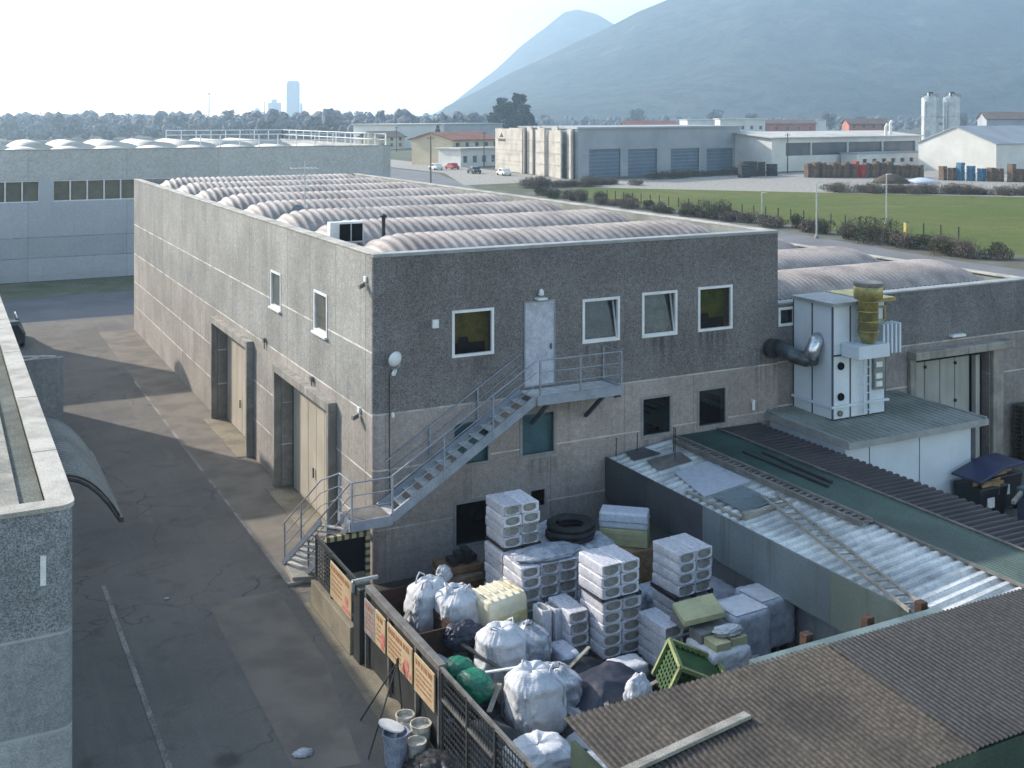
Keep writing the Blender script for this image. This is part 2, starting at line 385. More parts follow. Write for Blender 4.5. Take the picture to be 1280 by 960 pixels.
def mountain_mat():
    t = NT('wooded mountain')
    base = t.mix(t.ramp(t.noise(.004, 6, .65), .35, .65), (.045, .05, .04), (.082, .08, .066))
    base = t.mix(t.ramp(t.noise(.022, 6, .75), .42, .62), base, (.022, .03, .022))
    base = t.mix(t.ramp(t.noise(.008, 4, .6), .62, .75, 0, .7), base, (.16, .155, .14))
    t.bump(t.noise(.02, 6, .7), 1.0, 20)
    return t.fin(base, 1.0, 0, 0)
MT['mountain'] = mountain_mat()

def film_mat(name, c, c2, printed=True):
    t = NT(name)
    col = t.mix(t.ramp(t.noise(7, 4, .7), .35, .7), c, c2)
    if printed:
        X, Y, Z = t.xyz()[:3]
        rows = t.math('GREATER_THAN', t.math('SINE', t.math('MULTIPLY', t.math('ADD', Z, t.math('MULTIPLY', X, .9)), 95)), .2)
        words = t.ramp(t.noise(1.0, 2, .6, vec=t.scaled((14, 9, 50))), .52, .58, 0, .62)
        col = t.mix(t.math('MULTIPLY', rows, words), col, (.16, .19, .36))
    oi = t.n('ShaderNodeObjectInfo'); h3 = t.n('ShaderNodeHueSaturation'); t.l(col, h3.inputs['Color']); t.l(t.math('MULTIPLY_ADD', oi.outputs['Random'], .26, .82), h3.inputs['Value']); col = h3.outputs[0]
    col = t.mix(t.ramp(t.noise(2.6, 5, .75), .56, .75, 0, .55), col, (.27, .25, .23))
    t.bump(t.noise(16, 4, .7), .7, .02)
    return t.fin(col, .38, 0, .5)
MT['film'] = film_mat('printed white film', (.64, .64, .68), (.50, .50, .56))
MT['film_blank'] = film_mat('plain pallet film', (.52, .55, .63), (.36, .38, .46), False)
MT['film_blue'] = film_mat('pale blue wrap', (.54, .58, .66), (.42, .46, .54), False)

# ------------------------------------------------------------------ mesh builder
class MB:
    def __init__(s):
        s.v = []; s.f = []; s.m = []; s.cur = 0
    def add(s, vs, fs):
        o = len(s.v)
        s.v += [Vector(p) for p in vs]
        for f in fs:
            s.f.append(tuple(o + i for i in f)); s.m.append(s.cur)
        return s
    def box(s, x0, y0, z0, x1, y1, z1):
        return s.add([(x0, y0, z0), (x1, y0, z0), (x1, y1, z0), (x0, y1, z0), (x0, y0, z1), (x1, y0, z1), (x1, y1, z1), (x0, y1, z1)],
                     [(0, 3, 2, 1), (4, 5, 6, 7), (0, 1, 5, 4), (1, 2, 6, 5), (2, 3, 7, 6), (3, 0, 4, 7)])
    def quad(s, a, b, c, d):
        return s.add([a, b, c, d], [(0, 1, 2, 3)])
    def prism(s, poly, z0, z1):
        n = len(poly)
        vs = [(x, y, z0) for x, y in poly] + [(x, y, z1) for x, y in poly]
        fs = [tuple(reversed(range(n))), tuple(range(n, 2 * n))] + [(i, (i + 1) % n, n + (i + 1) % n, n + i) for i in range(n)]
        return s.add(vs, fs)
    def hull8(s, lo, hi):
        return s.add(list(lo) + list(hi), [(0, 3, 2, 1), (4, 5, 6, 7), (0, 1, 5, 4), (1, 2, 6, 5), (2, 3, 7, 6), (3, 0, 4, 7)])
    def bar(s, a, b, w, h=None):
        a = Vector(a); b = Vector(b); h = h or w
        d = (b - a).normalized()
        up = Vector((0, 0, 1)) if abs(d.z) < .95 else Vector((0, 1, 0))
        r = d.cross(up).normalized(); u = r.cross(d)
        k = [r * (-w / 2) + u * (-h / 2), r * (w / 2) + u * (-h / 2), r * (w / 2) + u * (h / 2), r * (-w / 2) + u * (h / 2)]
        return s.hull8([a + q for q in k], [b + q for q in k])
    def tube(s, pts, r, seg=8, closed=False, caps=True):
        pts = [Vector(p) for p in pts]; n = len(pts); o = len(s.v); rs = r if isinstance(r, (list, tuple)) else [r] * n
        prev = None
        for i, p in enumerate(pts):
            if closed: d = pts[(i + 1) % n] - pts[i - 1]
            else: d = pts[min(i + 1, n - 1)] - pts[max(i - 1, 0)]
            d.normalize()
            if prev is None:
                up = Vector((0, 0, 1)) if abs(d.z) < .9 else Vector((1, 0, 0))
                a = d.cross(up).normalized()
            else:
                a = (prev - d * prev.dot(d)).normalized()
            prev = a; b = d.cross(a)
            for k in range(seg):
                t = 2 * pi * k / seg
                s.v.append(p + (a * cos(t) + b * sin(t)) * rs[i])
        for i in range(n if closed else n - 1):
            j = (i + 1) % n
            for k in range(seg):
                k2 = (k + 1) % seg
                s.f.append((o + i * seg + k, o + i * seg + k2, o + j * seg + k2, o + j * seg + k)); s.m.append(s.cur)
        if caps and not closed:
            s.f.append(tuple(o + k for k in reversed(range(seg)))); s.m.append(s.cur)
            s.f.append(tuple(o + (n - 1) * seg + k for k in range(seg))); s.m.append(s.cur)
        return s
    def lathe(s, c, prof, seg=20, tilt=None):
        o = len(s.v); c = Vector(c)
        for r, z in prof:
            for k in range(seg):
                t = 2 * pi * k / seg
                p = Vector((r * cos(t), r * sin(t), z))
                if tilt: p = tilt @ p
                s.v.append(c + p)
        for i in range(len(prof) - 1):
            for k in range(seg):
                k2 = (k + 1) % seg
                s.f.append((o + i * seg + k, o + i * seg + k2, o + (i + 1) * seg + k2, o + (i + 1) * seg + k)); s.m.append(s.cur)
        if prof[0][0] > 1e-4:
            s.f.append(tuple(o + k for k in reversed(range(seg)))); s.m.append(s.cur)
        if prof[-1][0] > 1e-4:
            e = o + (len(prof) - 1) * seg
            s.f.append(tuple(e + k for k in range(seg))); s.m.append(s.cur)
        return s
    def build(s, name, mat, parent=None, smooth=False, bevel=0.0, origin=None):
        me = bpy.data.meshes.new(name)
        if parent is not None:
            off = Vector(world_loc(parent))
        elif origin is not None:
            off = Vector(origin)
        else:
            xs = [p.x for p in s.v]; ys = [p.y for p in s.v]; zs = [p.z for p in s.v]
            off = Vector(((min(xs) + max(xs)) / 2, (min(ys) + max(ys)) / 2, min(zs)))
        me.from_pydata([p - off for p in s.v], [], s.f)
        for q in (mat if isinstance(mat, (list, tuple)) else [mat]):
            me.materials.append(MT[q] if isinstance(q, str) else q)
        for i, p in enumerate(me.polygons):
            p.material_index = s.m[i]; p.use_smooth = smooth
        me.update()
        o = bpy.data.objects.new(name, me)
        COL.objects.link(o)
        if parent is not None:
            o.parent = parent
        else:
            o.location = off
        if bevel:
            b = o.modifiers.new('bevel', 'BEVEL'); b.width = bevel; b.segments = 2; b.limit_method = 'ANGLE'
        return o

def world_loc(o):
    v = Vector((0, 0, 0))
    while o is not None:
        v += o.location; o = o.parent
    return v

def tag(o, label=None, cat=None, group=None, kind=None):
    if label: o['label'] = label
    if cat: o['category'] = cat
    if group: o['group'] = group
    if kind: o['kind'] = kind
    return o

def thing(name, label, cat, loc=(0, 0, 0), group=None):
    o = bpy.data.objects.new(name, None); COL.objects.link(o)
    o.empty_display_size = .2
    o.location = loc
    return tag(o, label, cat, group)

def copy_tree(o, parent=None):
    c = o.copy(); COL.objects.link(c)
    c.parent = parent
    for ch in list(o.children):
        copy_tree(ch, c)
    return c

def structure(mb, name, mat, **k):
    return tag(mb.build(name, mat, origin=(0, 0, 0), **k), kind='structure')

def wall(mb, axis, c, a0, a1, z0, z1, holes, depth):
    """a wall face in the plane axis=c with rectangular openings (a0,a1,z0,z1) and reveals going `depth` inwards"""
    P = (lambda a, d, z: (a, c + d, z)) if axis == 'y' else (lambda a, d, z: (c + d, a, z))
    A = sorted({a0, a1, *[h[0] for h in holes], *[h[1] for h in holes]})
    Zs = sorted({z0, z1, *[h[2] for h in holes], *[h[3] for h in holes]})
    for i in range(len(A) - 1):
        for j in range(len(Zs) - 1):
            am = (A[i] + A[i + 1]) / 2; zm = (Zs[j] + Zs[j + 1]) / 2
            if any(h[0] < am < h[1] and h[2] < zm < h[3] for h in holes): continue
            mb.quad(P(A[i], 0, Zs[j]), P(A[i + 1], 0, Zs[j]), P(A[i + 1], 0, Zs[j + 1]), P(A[i], 0, Zs[j + 1]))
    for h in holes:
        b0, b1, y0, y1 = h
        mb.quad(P(b0, 0, y0), P(b0, depth, y0), P(b0, depth, y1), P(b0, 0, y1))
        mb.quad(P(b1, 0, y0), P(b1, 0, y1), P(b1, depth, y1), P(b1, depth, y0))
        mb.quad(P(b0, 0, y0), P(b1, 0, y0), P(b1, depth, y0), P(b0, depth, y0))
        mb.quad(P(b0, 0, y1), P(b0, depth, y1), P(b1, depth, y1), P(b1, 0, y1))

def frame_bars(mb, axis, c, b0, b1, z0, z1, w, d0, d1):
    def bx(a, b, za, zb):
        if axis == 'y': mb.box(a, c + d0, za, b, c + d1, zb)
        else: mb.box(c + d0, a, za, c + d1, b, zb)
    bx(b0, b1, z0, z0 + w); bx(b0, b1, z1 - w, z1); bx(b0, b0 + w, z0 + w, z1 - w); bx(b1 - w, b1, z0 + w, z1 - w)

def window(parent, axis, c, b0, b1, z0, z1, blind, frame='white_frame', w=.045, proud=.03, s=1, glass='glass', bdepth=.32, open_sash=False, name='window'):
    """s=+1: inside of the building lies at larger axis values"""
    m = MB(); frame_bars(m, axis, c, b0 - .03, b1 + .03, z0 - .03, z1 + .03, w + .03, -proud * s, .06 * s)
    fr = m.build(name, frame, parent)
    g = MB()
    d = .04 * s
    P = (lambda a, dd, z: (a, c + dd, z)) if axis == 'y' else (lambda a, dd, z: (c + dd, a, z))
    if open_sash:
        top = -.02 * s; m2 = MB()
        lean = .22 * s
        q = [P(b0 + w, d, z0 + w), P(b1 - w, d, z0 + w), P(b1 - w, d + lean, z1 - w - .03), P(b0 + w, d + lean, z1 - w - .03)]
        g.quad(*q)
        for i in range(4): m2.bar(q[i], q[(i + 1) % 4], .05, .05)
        m2.build('sash', frame, fr)
    else:
        g.quad(P(b0 + w, d, z0 + w), P(b1 - w, d, z0 + w), P(b1 - w, d, z1 - w), P(b0 + w, d, z1 - w))
    g.build('pane', glass, fr)
    if blind in ('blind_olive', 'blind_green'):
        c_ = MB(); zz = z0 + (z1 - z0) * .24
        c_.quad(P(b0 + .02, .27 * s, z0), P(b1 - .1, .27 * s, z0), P(b1 - .1, .27 * s, zz), P(b0 + .02, .27 * s, zz)); c_.quad(P(b0 + .25, .26 * s, zz), P(b0 + .6, .26 * s, zz), P(b0 + .55, .26 * s, zz + .16), P(b0 + .3, .26 * s, zz + .16)); c_.build('desk', 'dark', fr)
    b = MB()
    dd = bdepth * s
    b.quad(P(b0 - .02, dd, z0 - .02), P(b1 + .02, dd, z0 - .02), P(b1 + .02, dd, z1 + .02), P(b0 - .02, dd, z1 + .02))
    b.build('blind' if blind.startswith('blind') else 'room_back', blind, fr)
    return fr

# ------------------------------------------------------------------ setting: ground, roads, yard
m = MB(); R = 9000; SEG = 48
m.add([(0, 0, 0)] + [(R * cos(2 * pi * i / SEG), R * sin(2 * pi * i / SEG), 0) for i in range(SEG)], [(0, 1 + i, 1 + (i + 1) % SEG) for i in range(SEG)])
structure(m, 'ground', 'ground')

def sheet(name, mat, z, poly):
    mm = MB(); mm.add([(x, y, z) for x, y in poly], [tuple(range(len(poly)))])
    return structure(mm, name, mat)
sheet('street', 'asphalt', .006, [(-40, -40), (40, -40), (40, 44), (-40, 44)])
sheet('far_road', 'far_road', .010, [(-120, 43.6), (30, 43.6), (57, 40), (60, -60), (66.5, -60), (66, 40), (70.5, 75), (70, 140), (84, 190), (84, 330), (76, 330), (72, 190), (62, 140), (58, 54), (-120, 53.2)])
sheet('grass_verge', 'verge', .012, [(-120, 53.6), (40, 53.6), (40, 61), (-120, 61)])
sheet('pavement', 'asph_patch', .012, [(-1.92, 0.4), (-.02, 0.4), (-.02, 39), (-1.92, 39)])
sheet('asphalt_patch', 'asph_patch', .012, [(-4.15, -7.2), (-3.0, -7.4), (-2.35, -3.4), (-2.3, 0.8), (-4.05, 0.9)])
sheet('yard_floor', 'yard', .014, [(-1.5, -12.5), (7.6, -12.5), (7.6, -.02), (-1.5, -.02)])
sheet('concrete_walk', 'walk', .020, [(-2.45, -14), (-1.55, -14), (-1.55, -3.35), (-1.80, -3.35), (-1.80, -.2), (-1.95, -.2)])
mm = MB()
for (xa, ya, yb, w) in ((-6.2, -14, 3.2, .11), (-1.95, 9.5, 26, .10), (-1.93, .6, 9.2, .08)):
    mm.quad((xa - w / 2, ya, .018), (xa + w / 2, ya, .018), (xa + w / 2, yb, .018), (xa - w / 2, yb, .018))
structure(mm, 'street_line', 'line')
# meadow and the gravel yard behind it
sheet('meadow', 'field', .02, [(76, 128), (88, 134.5), (110, 112), (134, 85.5), (240, -10), (240, -80), (74, -80), (74, 45)])
sheet('storage_yard', 'concrete', .016, [(92, 136), (88.5, 135), (134, 86.5), (240, -9), (330, 90), (205, 175), (148, 156), (99, 152)])
sheet('industrial_street', 'concrete', .018, [(72, 150), (97, 154), (101, 200), (104, 300), (86, 300), (86, 190)])

# mountains: real ridges 2.3 to 4 km away
def mountain(name, pts, d0, d1, seed, n=90, k=22):
    """pts: (bearing tangent to the right of the view axis, ridge height); d0..d1 distance of foot and ridge"""
    mb = MB(); Rv = Vector((.8886, -.4587, 0)); Fv = Vector((.4587, .8886, 0)); c = Vector((-10.07, -27.28, 0))
    xs = [p[0] for p in pts]
    def hh(t):
        for a, b in zip(pts, pts[1:]):
            if a[0] <= t <= b[0]:
                q = (t - a[0]) / (b[0] - a[0]); return a[1] + (b[1] - a[1]) * q
        return 0
    vs = []
    for i in range(n + 1):
        t = xs[0] + (xs[-1] - xs[0]) * i / n
        for j in range(k + 1):
            q = j / k
            d = d0 + (d1 - d0) * q
            if q < .82: pr = (q / .82) ** 1.15
            else: pr = 1 - .25 * ((q - .82) / .18)
            d_r = d0 + (d1 - d0) * .82
            p = c + (Fv + Rv * t) * d
            h = hh(t) * pr
            amp = .10 * hh(t) * math.sin(pi * min(1, q / .82)) + 6 * pr
            nz = noise.fractal(Vector((p.x, p.y, seed)) * .0028, .9, 2.1, 5)
            vs.append((p.x, p.y, max(-2, h + nz * amp)))
    fs = [(i * (k + 1) + j, (i + 1) * (k + 1) + j, (i + 1) * (k + 1) + j + 1, i * (k + 1) + j + 1) for i in range(n) for j in range(k)]
    mb.add(vs, fs)
    return structure(mb, name, 'mountain', smooth=True)
def ridge(px, py, d):
    return ((px - 640) / 1399, 12.1 + (145 - py) / 1399 * d)
D1 = 1500 + (2700 - 1500) * .82
mountain('mountain', [ridge(x, y, D1) for x, y in ((545, 146), (556, 133), (600, 112), (640, 90), (700, 62), (760, 34), (800, 13), (830, 0), (880, -22), (960, -38), (1060, -46), (1180, -40), (1300, -52), (1500, -60))], 1500, 2700, 3)
D2 = 2600 + (4000 - 2600) * .82
mountain('far_mountain', [ridge(x, y, D2) for x, y in ((535, 146), (560, 132), (590, 108), (620, 85), (650, 58), (680, 36), (705, 16), (722, 12), (745, 18), (770, 32), (830, 60), (1000, 90))], 2600, 4000, 9)

# ------------------------------------------------------------------ vaults
def vault_x(mb, x0, x1, yc, w, zb, rise, per=.27, amp=.028, seg=14):
    """corrugated barrel vault running along x"""
    n = max(4, int((x1 - x0) / per * 5)); vs = []
    r = (w * w / 4 + rise * rise) / (2 * rise); a = math.asin(min(1, w / 2 / r))
    for i in range(n + 1):
        x = x0 + (x1 - x0) * i / n
        o = amp * (1 - 2 * abs(sin(pi * (x - x0) / per))); e_ = min(x - x0, x1 - x) / 1.2; tp = 1.0 if e_ >= 1 else .30 + .70 * math.sqrt(max(0, 1 - (1 - e_) ** 2))
        for j in range(seg + 1):
            t = -a + 2 * a * j / seg
            vs.append((x, yc + (r + o) * sin(t), zb + (rise - r + (r + o) * cos(t)) * tp))
    fs = [(i * (seg + 1) + j, (i + 1) * (seg + 1) + j, (i + 1) * (seg + 1) + j + 1, i * (seg + 1) + j + 1) for i in range(n) for j in range(seg)]
    fs.append(tuple(range(seg + 1))); fs.append(tuple(n * (seg + 1) + j for j in reversed(range(seg + 1))))
    mb.add(vs, fs)

def vault_y(mb, y0, y1, xc, w, zb, rise, seg=10):
    r = (w * w / 4 + rise * rise) / (2 * rise); a = math.asin(min(1, w / 2 / r)); vs = []
    for y in (y0, y1):
        for j in range(seg + 1):
            t = -a + 2 * a * j / seg
            vs.append((xc + r * sin(t), y, zb + rise - r + r * cos(t)))
    k = seg + 1
    mb.add(vs, [(j, j + 1, k + j + 1, k + j) for j in range(seg)] + [tuple(reversed(range(k))), tuple(range(k, 2 * k))])

# ------------------------------------------------------------------ the main two-storey hall
H = 8.5; W = 13.36; L = 39.0
hall = thing('industrial_hall', 'two-storey grey concrete hall with vaulted roof and outside steel stair', 'building', (0, 0, 0))
up = [(2.23, 3.42, 5.68, 6.88), (6.28, 7.47, 5.68, 6.88), (8.30, 9.49, 5.66, 6.92), (10.31, 11.54, 5.66, 6.94)]
lo = [(2.22, 3.33, 2.72, 3.92), (4.28, 5.37, 2.70, 3.90), (8.27, 9.32, 2.72, 3.88), (10.28, 11.36, 2.74, 3.90)]
gl = (2.28, 3.32, .55, 1.76); sq = (4.56, 5.07, 1.24, 1.77); dr = (4.41, 5.32, 4.62, 6.95)
mb = MB()
wall(mb, 'y', 0, .16, W, 0, H, up + lo + [gl, sq, dr], .32)
hall_wall = mb.build('front_wall', 'main_wall', hall)
g1 = (12.45, 17.9, 0, 3.85); g2 = (3.2, 8.62, 0, 3.78)
sw = [(8.72, 9.88, 5.76, 6.92), (3.86, 5.07, 5.76, 6.92)]
mb = MB()
wall(mb, 'x', 0, .16, L, 0, H, [g1, g2] + sw, .45)
mb.build('side_wall', 'side_wall', hall)
mb = MB()   # rounded corner panel joining the two fronts
q = [(.16 - .16 * cos(t), .16 - .16 * sin(t)) for t in [i * pi / 2 / 8 for i in range(9)]]
for a, b in zip(q, q[1:]):
    mb.quad((*a, 0), (*b, 0), (*b, H), (*a, H))
mb.build('corner_panel', 'main_wall', hall, smooth=True)
mb = MB(); mb.quad((W, 0, 6.2), (W, L, 6.2), (W, L, H), (W, 0, H)); mb.quad((0.16, L, 0), (W, L, 0), (W, L, H), (.16, L, H))
mb.build('rear_wall', 'side_wall', hall)
mb = MB(); mb.box(.33, .33, 7.55, W - .33, L - .33, 7.72); roof = mb.build('roof', 'bitumen', hall)
mb = MB()
for a in ((0.33, .004, 7.5, .36, L - .3, H - .004), (W - .36, .33, 7.5, W - .33, L - .3, H - .004), (.33, .33, 7.5, W - .33, .36, H - .004), (.33, L - .36, 7.5, W - .33, L - .33, H - .004)):
    mb.box(*a)
mb.build('parapet_inner', 'grey_sheet', roof)
mb = MB()
mb.box(-.03, .02, H, .34, L, H + .045); mb.build('side_coping', 'cap_pale', hall, bevel=.01)
mb = MB(); mb.box(-.03, -.03, H - .05, W + .03, .36, H + .04); mb.build('front_coping', 'cap', hall, bevel=.01)
mb = MB(); mb.box(W - .36, .365, H, W + .03, L, H + .04); mb.build('rear_coping', 'cap_pale', hall, bevel=.01)
for i in range(8):
    mb = MB(); vault_x(mb, .95, 12.35, 2.75 + 4.72 * i, 3.35, 8.08, .62, per=.31, amp=.05)
    v = mb.build('roof_vault', 'barrel', hall, smooth=True)
    mb = MB(); mb.box(1.2, 2.75 + 4.72 * i - 1.62, 7.72, 12.1, 2.75 + 4.72 * i + 1.62, 8.08)
    mb.build('vault_curb', 'bitumen', v)
for r_, bl, op in zip(up, ('blind_olive', 'blind_grey', 'blind_grey', 'blind_green'), (0, 1, 1, 0)):
    window(hall, 'y', 0, r_[0], r_[1], r_[2], r_[3], bl, glass='glass', open_sash=bool(op))
for r_, bl in zip(lo, ('blind_teal', 'blind_teal', 'dark', 'dark')):
    window(hall, 'y', 0, r_[0], r_[1], r_[2], r_[3], bl, frame='grey_frame', w=.05, proud=.015, glass='glass' if bl != 'dark' else 'glass_dark', bdepth=.2 if bl != 'dark' else .31)
window(hall, 'y', 0, *gl, 'dark', frame='grey_frame', w=.05, proud=.012, glass='glass_dark', bdepth=.31)
window(hall, 'y', 0, *sq, 'dark', frame='grey_frame', w=.04, proud=.012, glass='glass_dark', bdepth=.31)
for r_ in sw:
    f = window(hall, 'x', 0, r_[0], r_[1], r_[2], r_[3], 'blind_beige', frame='white_frame', w=.05, proud=.02, glass='glass', bdepth=.06)
    mb = MB(); mb.box(-.10, r_[0] - .06, r_[2] - .09, .02, r_[1] + .06, r_[2] - .033); mb.build('sill', 'white', f)
# upstairs door of worn sheet steel
mb = MB(); mb.box(dr[0], -.025, dr[2], dr[1], .03, dr[3]); d = mb.build('door', 'door_steel', hall, bevel=.008)
mb = MB(); frame_bars(mb, 'y', 0, dr[0] - .035, dr[1] + .035, dr[2], dr[3] + .035, .035, -.04, .02); mb.build('door_frame', 'steel_blue', d)
mb = MB(); mb.bar((5.2, -.07, 5.62), (5.2, -.07, 5.78), .03); mb.bar((5.2, -.07, 5.7), (5.2, -.02, 5.7), .03); mb.build('handle', 'dark_metal', d)
mb = MB(); mb.box(4.72, -.2, 7.02, 5.02, -.0, 7.08); mb.lathe((4.87, -.1, 7.22), [(.0, -.1), (.08, -.07), (.07, .06), (.02, .1)], 10); mb.build('door_lamp', 'white', hall)

def gate(g, key):
    y0, y1, z0, z1 = g
    gw = MB(); n = 6; w = (y1 - y0 - .5) / n
    for i in range(n):
        a = y0 + .25 + i * w
        gw.box(.32, a + .012, .03, .38, a + w - .012, z1 - .02)
    gp = gw.build('sliding_gate', 'gate', hall, bevel=.008)
    mb = MB()
    for i in range(1, n): mb.box(.335, y0 + .25 + i * w - .011, .03, .352, y0 + .25 + i * w + .011, z1 - .02)
    mb.box(.37, y0, 0, .44, y1, z1); mb.build('gate_seam', 'dark', gp)
    mb = MB(); mb.bar((.27, y0 + .25 + 3 * w + .15, 1.0), (.27, y0 + .25 + 3 * w + .15, 1.3), .04); mb.build('handle', 'dark_metal', gp)
    mb = MB()
    mb.box(-.26, y0 - .22, z1 + .002, .0, y1 + .22, z1 + .26); mb.box(-.25, y0 - .2, 0, -.002, y0 - .003, z1); mb.box(-.25, y1 + .003, 0, -.002, y1 + .2, z1)
    mb.build('gate_surround', 'concrete', hall, bevel=.02)
    mb = MB(); mb.box(-.55, y0 - .1, .02, .3, y1 + .1, .035); mb.build('gate_threshold', 'walk', hall)
gate(g1, 1); gate(g2, 2)

# outside steel stair: one thing with platform, two flights, landing and railings
stair = thing('steel_staircase', 'grey steel outside stair climbing the concrete facade to the upper door', 'staircase', (0, -.5, 0))
def flight(a0, a1, b0, b1, n, dep):
    """treads between foot edge a0-a1 and top edge b0-b1 ; dep = tread depth vector"""
    a0, a1, b0, b1, dep = map(Vector, (a0, a1, b0, b1, dep))
    t = MB()
    for i in range(n):
        q = i / n
        p0 = a0.lerp(b0, q); p1 = a1.lerp(b1, q)
        z = Vector((0, 0, -.035))
        t.hull8([p0 + z, p1 + z, p1 + dep + z, p0 + dep + z], [p0, p1, p1 + dep, p0 + dep])
    tr = t.build('treads', 'tread', stair)
    for p, q in ((a0, b0), (a1, b1)):
        s = MB(); s.bar(p + Vector((0, 0, -.04)), q + Vector((0, 0, -.04)), .05, .24 if n > 10 else .13); s.build('stringer', 'steel_blue', stair)
def railing(pts, posts, h=1.0, mids=(.36, .68)):
    r = MB(); pts = [Vector(p) for p in pts]
    for k in (*mids, 1.0):
        r.tube([p + Vector((0, 0, h * k)) for p in pts], .019 if k == 1 else .013, 6)
    for p in posts:
        p = Vector(p); r.bar(p + Vector((0, 0, -.1)), p + Vector((0, 0, h)), .042)
    r.build('railing', 'steel_blue', stair)
PX0, PX1 = 4.25, 6.9; PZ = 4.56
t = MB(); t.box(PX0, -.98, PZ - .05, PX1, -.06, PZ); t.build('platform', 'tread', stair)
t = MB(); t.box(PX0, -1.03, PZ - .2, PX1, -.985, PZ + .06); t.box(PX1 + .002, -1.03, PZ - .2, PX1 + .05, -.03, PZ + .06); t.box(PX0, -.055, PZ - .2, PX1, -.012, PZ - .002)
t.build('platform_beam', 'steel_blue', stair)
t = MB(); t.bar((6.35, -.95, PZ - .2), (6.35, -.03, PZ - .95), .09); t.bar((4.6, -.95, PZ - .2), (4.6, -.03, PZ - .95), .09); t.build('bracket', 'panel_edge', stair)
railing([(PX0 + .1, -1.0, PZ), (PX1 + .02, -1.0, PZ), (PX1 + .02, -.06, PZ)], [(PX0 + .1, -1.0, PZ), (5.6, -1.0, PZ), (PX1 + .02, -1.0, PZ), (PX1 + .02, -.06, PZ)])
LZ = 2.06
flight((.12, -.95, LZ), (.12, -.06, LZ), (4.25, -.95, PZ), (4.25, -.06, PZ), 13, (.27, 0, 0))
railing([(.12, -.97, LZ + .02), (4.25, -.97, PZ)], [(.14, -.97, LZ), (1.55, -.97, LZ + .87), (2.95, -.97, LZ + 1.71)])
railing([(.3, -.04, LZ + .1), (4.25, -.04, PZ)], [(1.55, -.04, LZ + .87), (2.95, -.04, LZ + 1.71)])
t = MB(); t.box(-.92, -.95, LZ - .05, .12, -.03, LZ); t.build('landing', 'grey_metal', stair)  # darker than the treads: the deck's shade is put into its colour
t = MB(); t.box(-.95, -1.0, LZ - .2, .14, -.955, LZ + .04); t.box(-.97, -.95, LZ - .2, -.925, -.0, LZ + .04); t.bar((-.5, -.5, LZ - .2), (-.02, .02, LZ - .9), .07); t.build('landing_beam', 'steel_blue', stair)
railing([(-.95, -.08, LZ), (-.93, -.97, LZ), (.14, -.97, LZ)], [(-.95, -.08, LZ), (-.93, -.97, LZ)])
flight((-1.45, 1.1, .22), (-1.8, 2.05, .22), (-.93, -.9, LZ), (-1.35, .2, LZ - .2), 9, (.24, -.10, 0))
railing([(-1.45, 1.1, .22), (-.93, -.9, LZ)], [(-1.43, 1.0, .28), (-1.2, .1, 1.1)])
railing([(-1.8, 2.05, .22), (-1.35, .2, LZ - .2), (-.95, -.08, LZ)], [(-1.78, 2.0, .25), (-1.58, 1.15, .98)])
t = MB(); t.prism([(-1.85, 1.0), (-1.3, .82), (-1.2, 1.9), (-1.75, 2.2)], .014, .19); t.build('footing', 'concrete', stair, bevel=.02)

# ------------------------------------------------------------------ low right wing
WH = 6.2; WX = 25.1
wing = thing('industrial_hall', 'lower grey concrete wing with three pale roof vaults beside the dust collector', 'building', (W, 0, 0))
gw = (19.26, 22.92, 0, 3.95); ww = (13.42, 14.05, 5.55, 6.08)
mb = MB(); wall(mb, 'y', 0.02, W + .004, WX, 0, WH, [gw, ww], .5); mb.build('front_wall', 'wing_wall', wing)
mb = MB(); mb.quad((WX, .02, 0), (WX, L, 0), (WX, L, WH), (WX, .02, WH)); mb.quad((W, L, 0), (WX, L, 0), (WX, L, WH), (W, L, WH)); mb.build('rear_wall', 'wing_wall', wing)
mb = MB(); mb.box(W + .03, .4, 5.4, WX - .33, L - .3, 5.56); rf = mb.build('roof', 'bitumen', wing)
mb = MB(); mb.box(W + .03, .36, 5.3, WX - .3, .39, WH); mb.box(WX - .33, .39, 5.3, WX - .3, L, WH); mb.build('parapet_inner', 'grey_sheet', rf)
mb = MB(); mb.box(W + .02, -.02, WH, WX + .04, .42, WH + .06); mb.build('front_coping', 'cap', wing, bevel=.01)
mb = MB(); mb.box(WX - .4, .425, WH, WX + .04, L, WH + .05); mb.build('rear_coping', 'cap_pale', wing, bevel=.01)
for i in range(8):
    mb = MB(); vault_x(mb, W + .3, 24.2, 3.0 + 4.72 * i, 3.5, 6.10, .60, per=.22, amp=.03); v = mb.build('roof_vault', 'barrel', wing, smooth=True)
    mb = MB(); mb.box(W + .5, 3.0 + 4.72 * i - 1.7, 5.56, 23.95, 3.0 + 4.72 * i + 1.7, 6.10); mb.build('vault_curb', 'bitumen', v)
window(wing, 'y', .02, *ww, 'blind_grey', frame='white_frame', w=.05)
mb = MB(); n = 4; w_ = (22.92 - 19.26 - .75) / n
for i in range(n): mb.box(19.36 + i * w_, .3, .06, 19.36 + (i + 1) * w_ - .03, .36, 3.7)
gt = mb.build('sliding_gate', 'gate_grey', wing, bevel=.008)
mb = MB()
for i in range(3): mb.box(22.36 + i * .18, .12 + .09 * i, .05, 22.36 + i * .18 + .13, .3, 3.72)
mb.build('folded_leaf', 'gate_grey', gt)
mb = MB()
for i in range(1, n): mb.box(19.345 + i * w_ - .012, .31, .06, 19.345 + i * w_ + .012, .33, 3.7)
mb.box(19.3, .4, 0, 22.9, .49, 3.95); mb.build('gate_seam', 'dark', gt)
mb = MB()
for i, zz in ((1, 3.5), (3, 3.5), (3, 2.2), (3, .9)): mb.lathe((19.35 + i * w_, .29, zz), [(.0, -.05), (.06, -.03), (.06, .05), (0, .08)], 8)
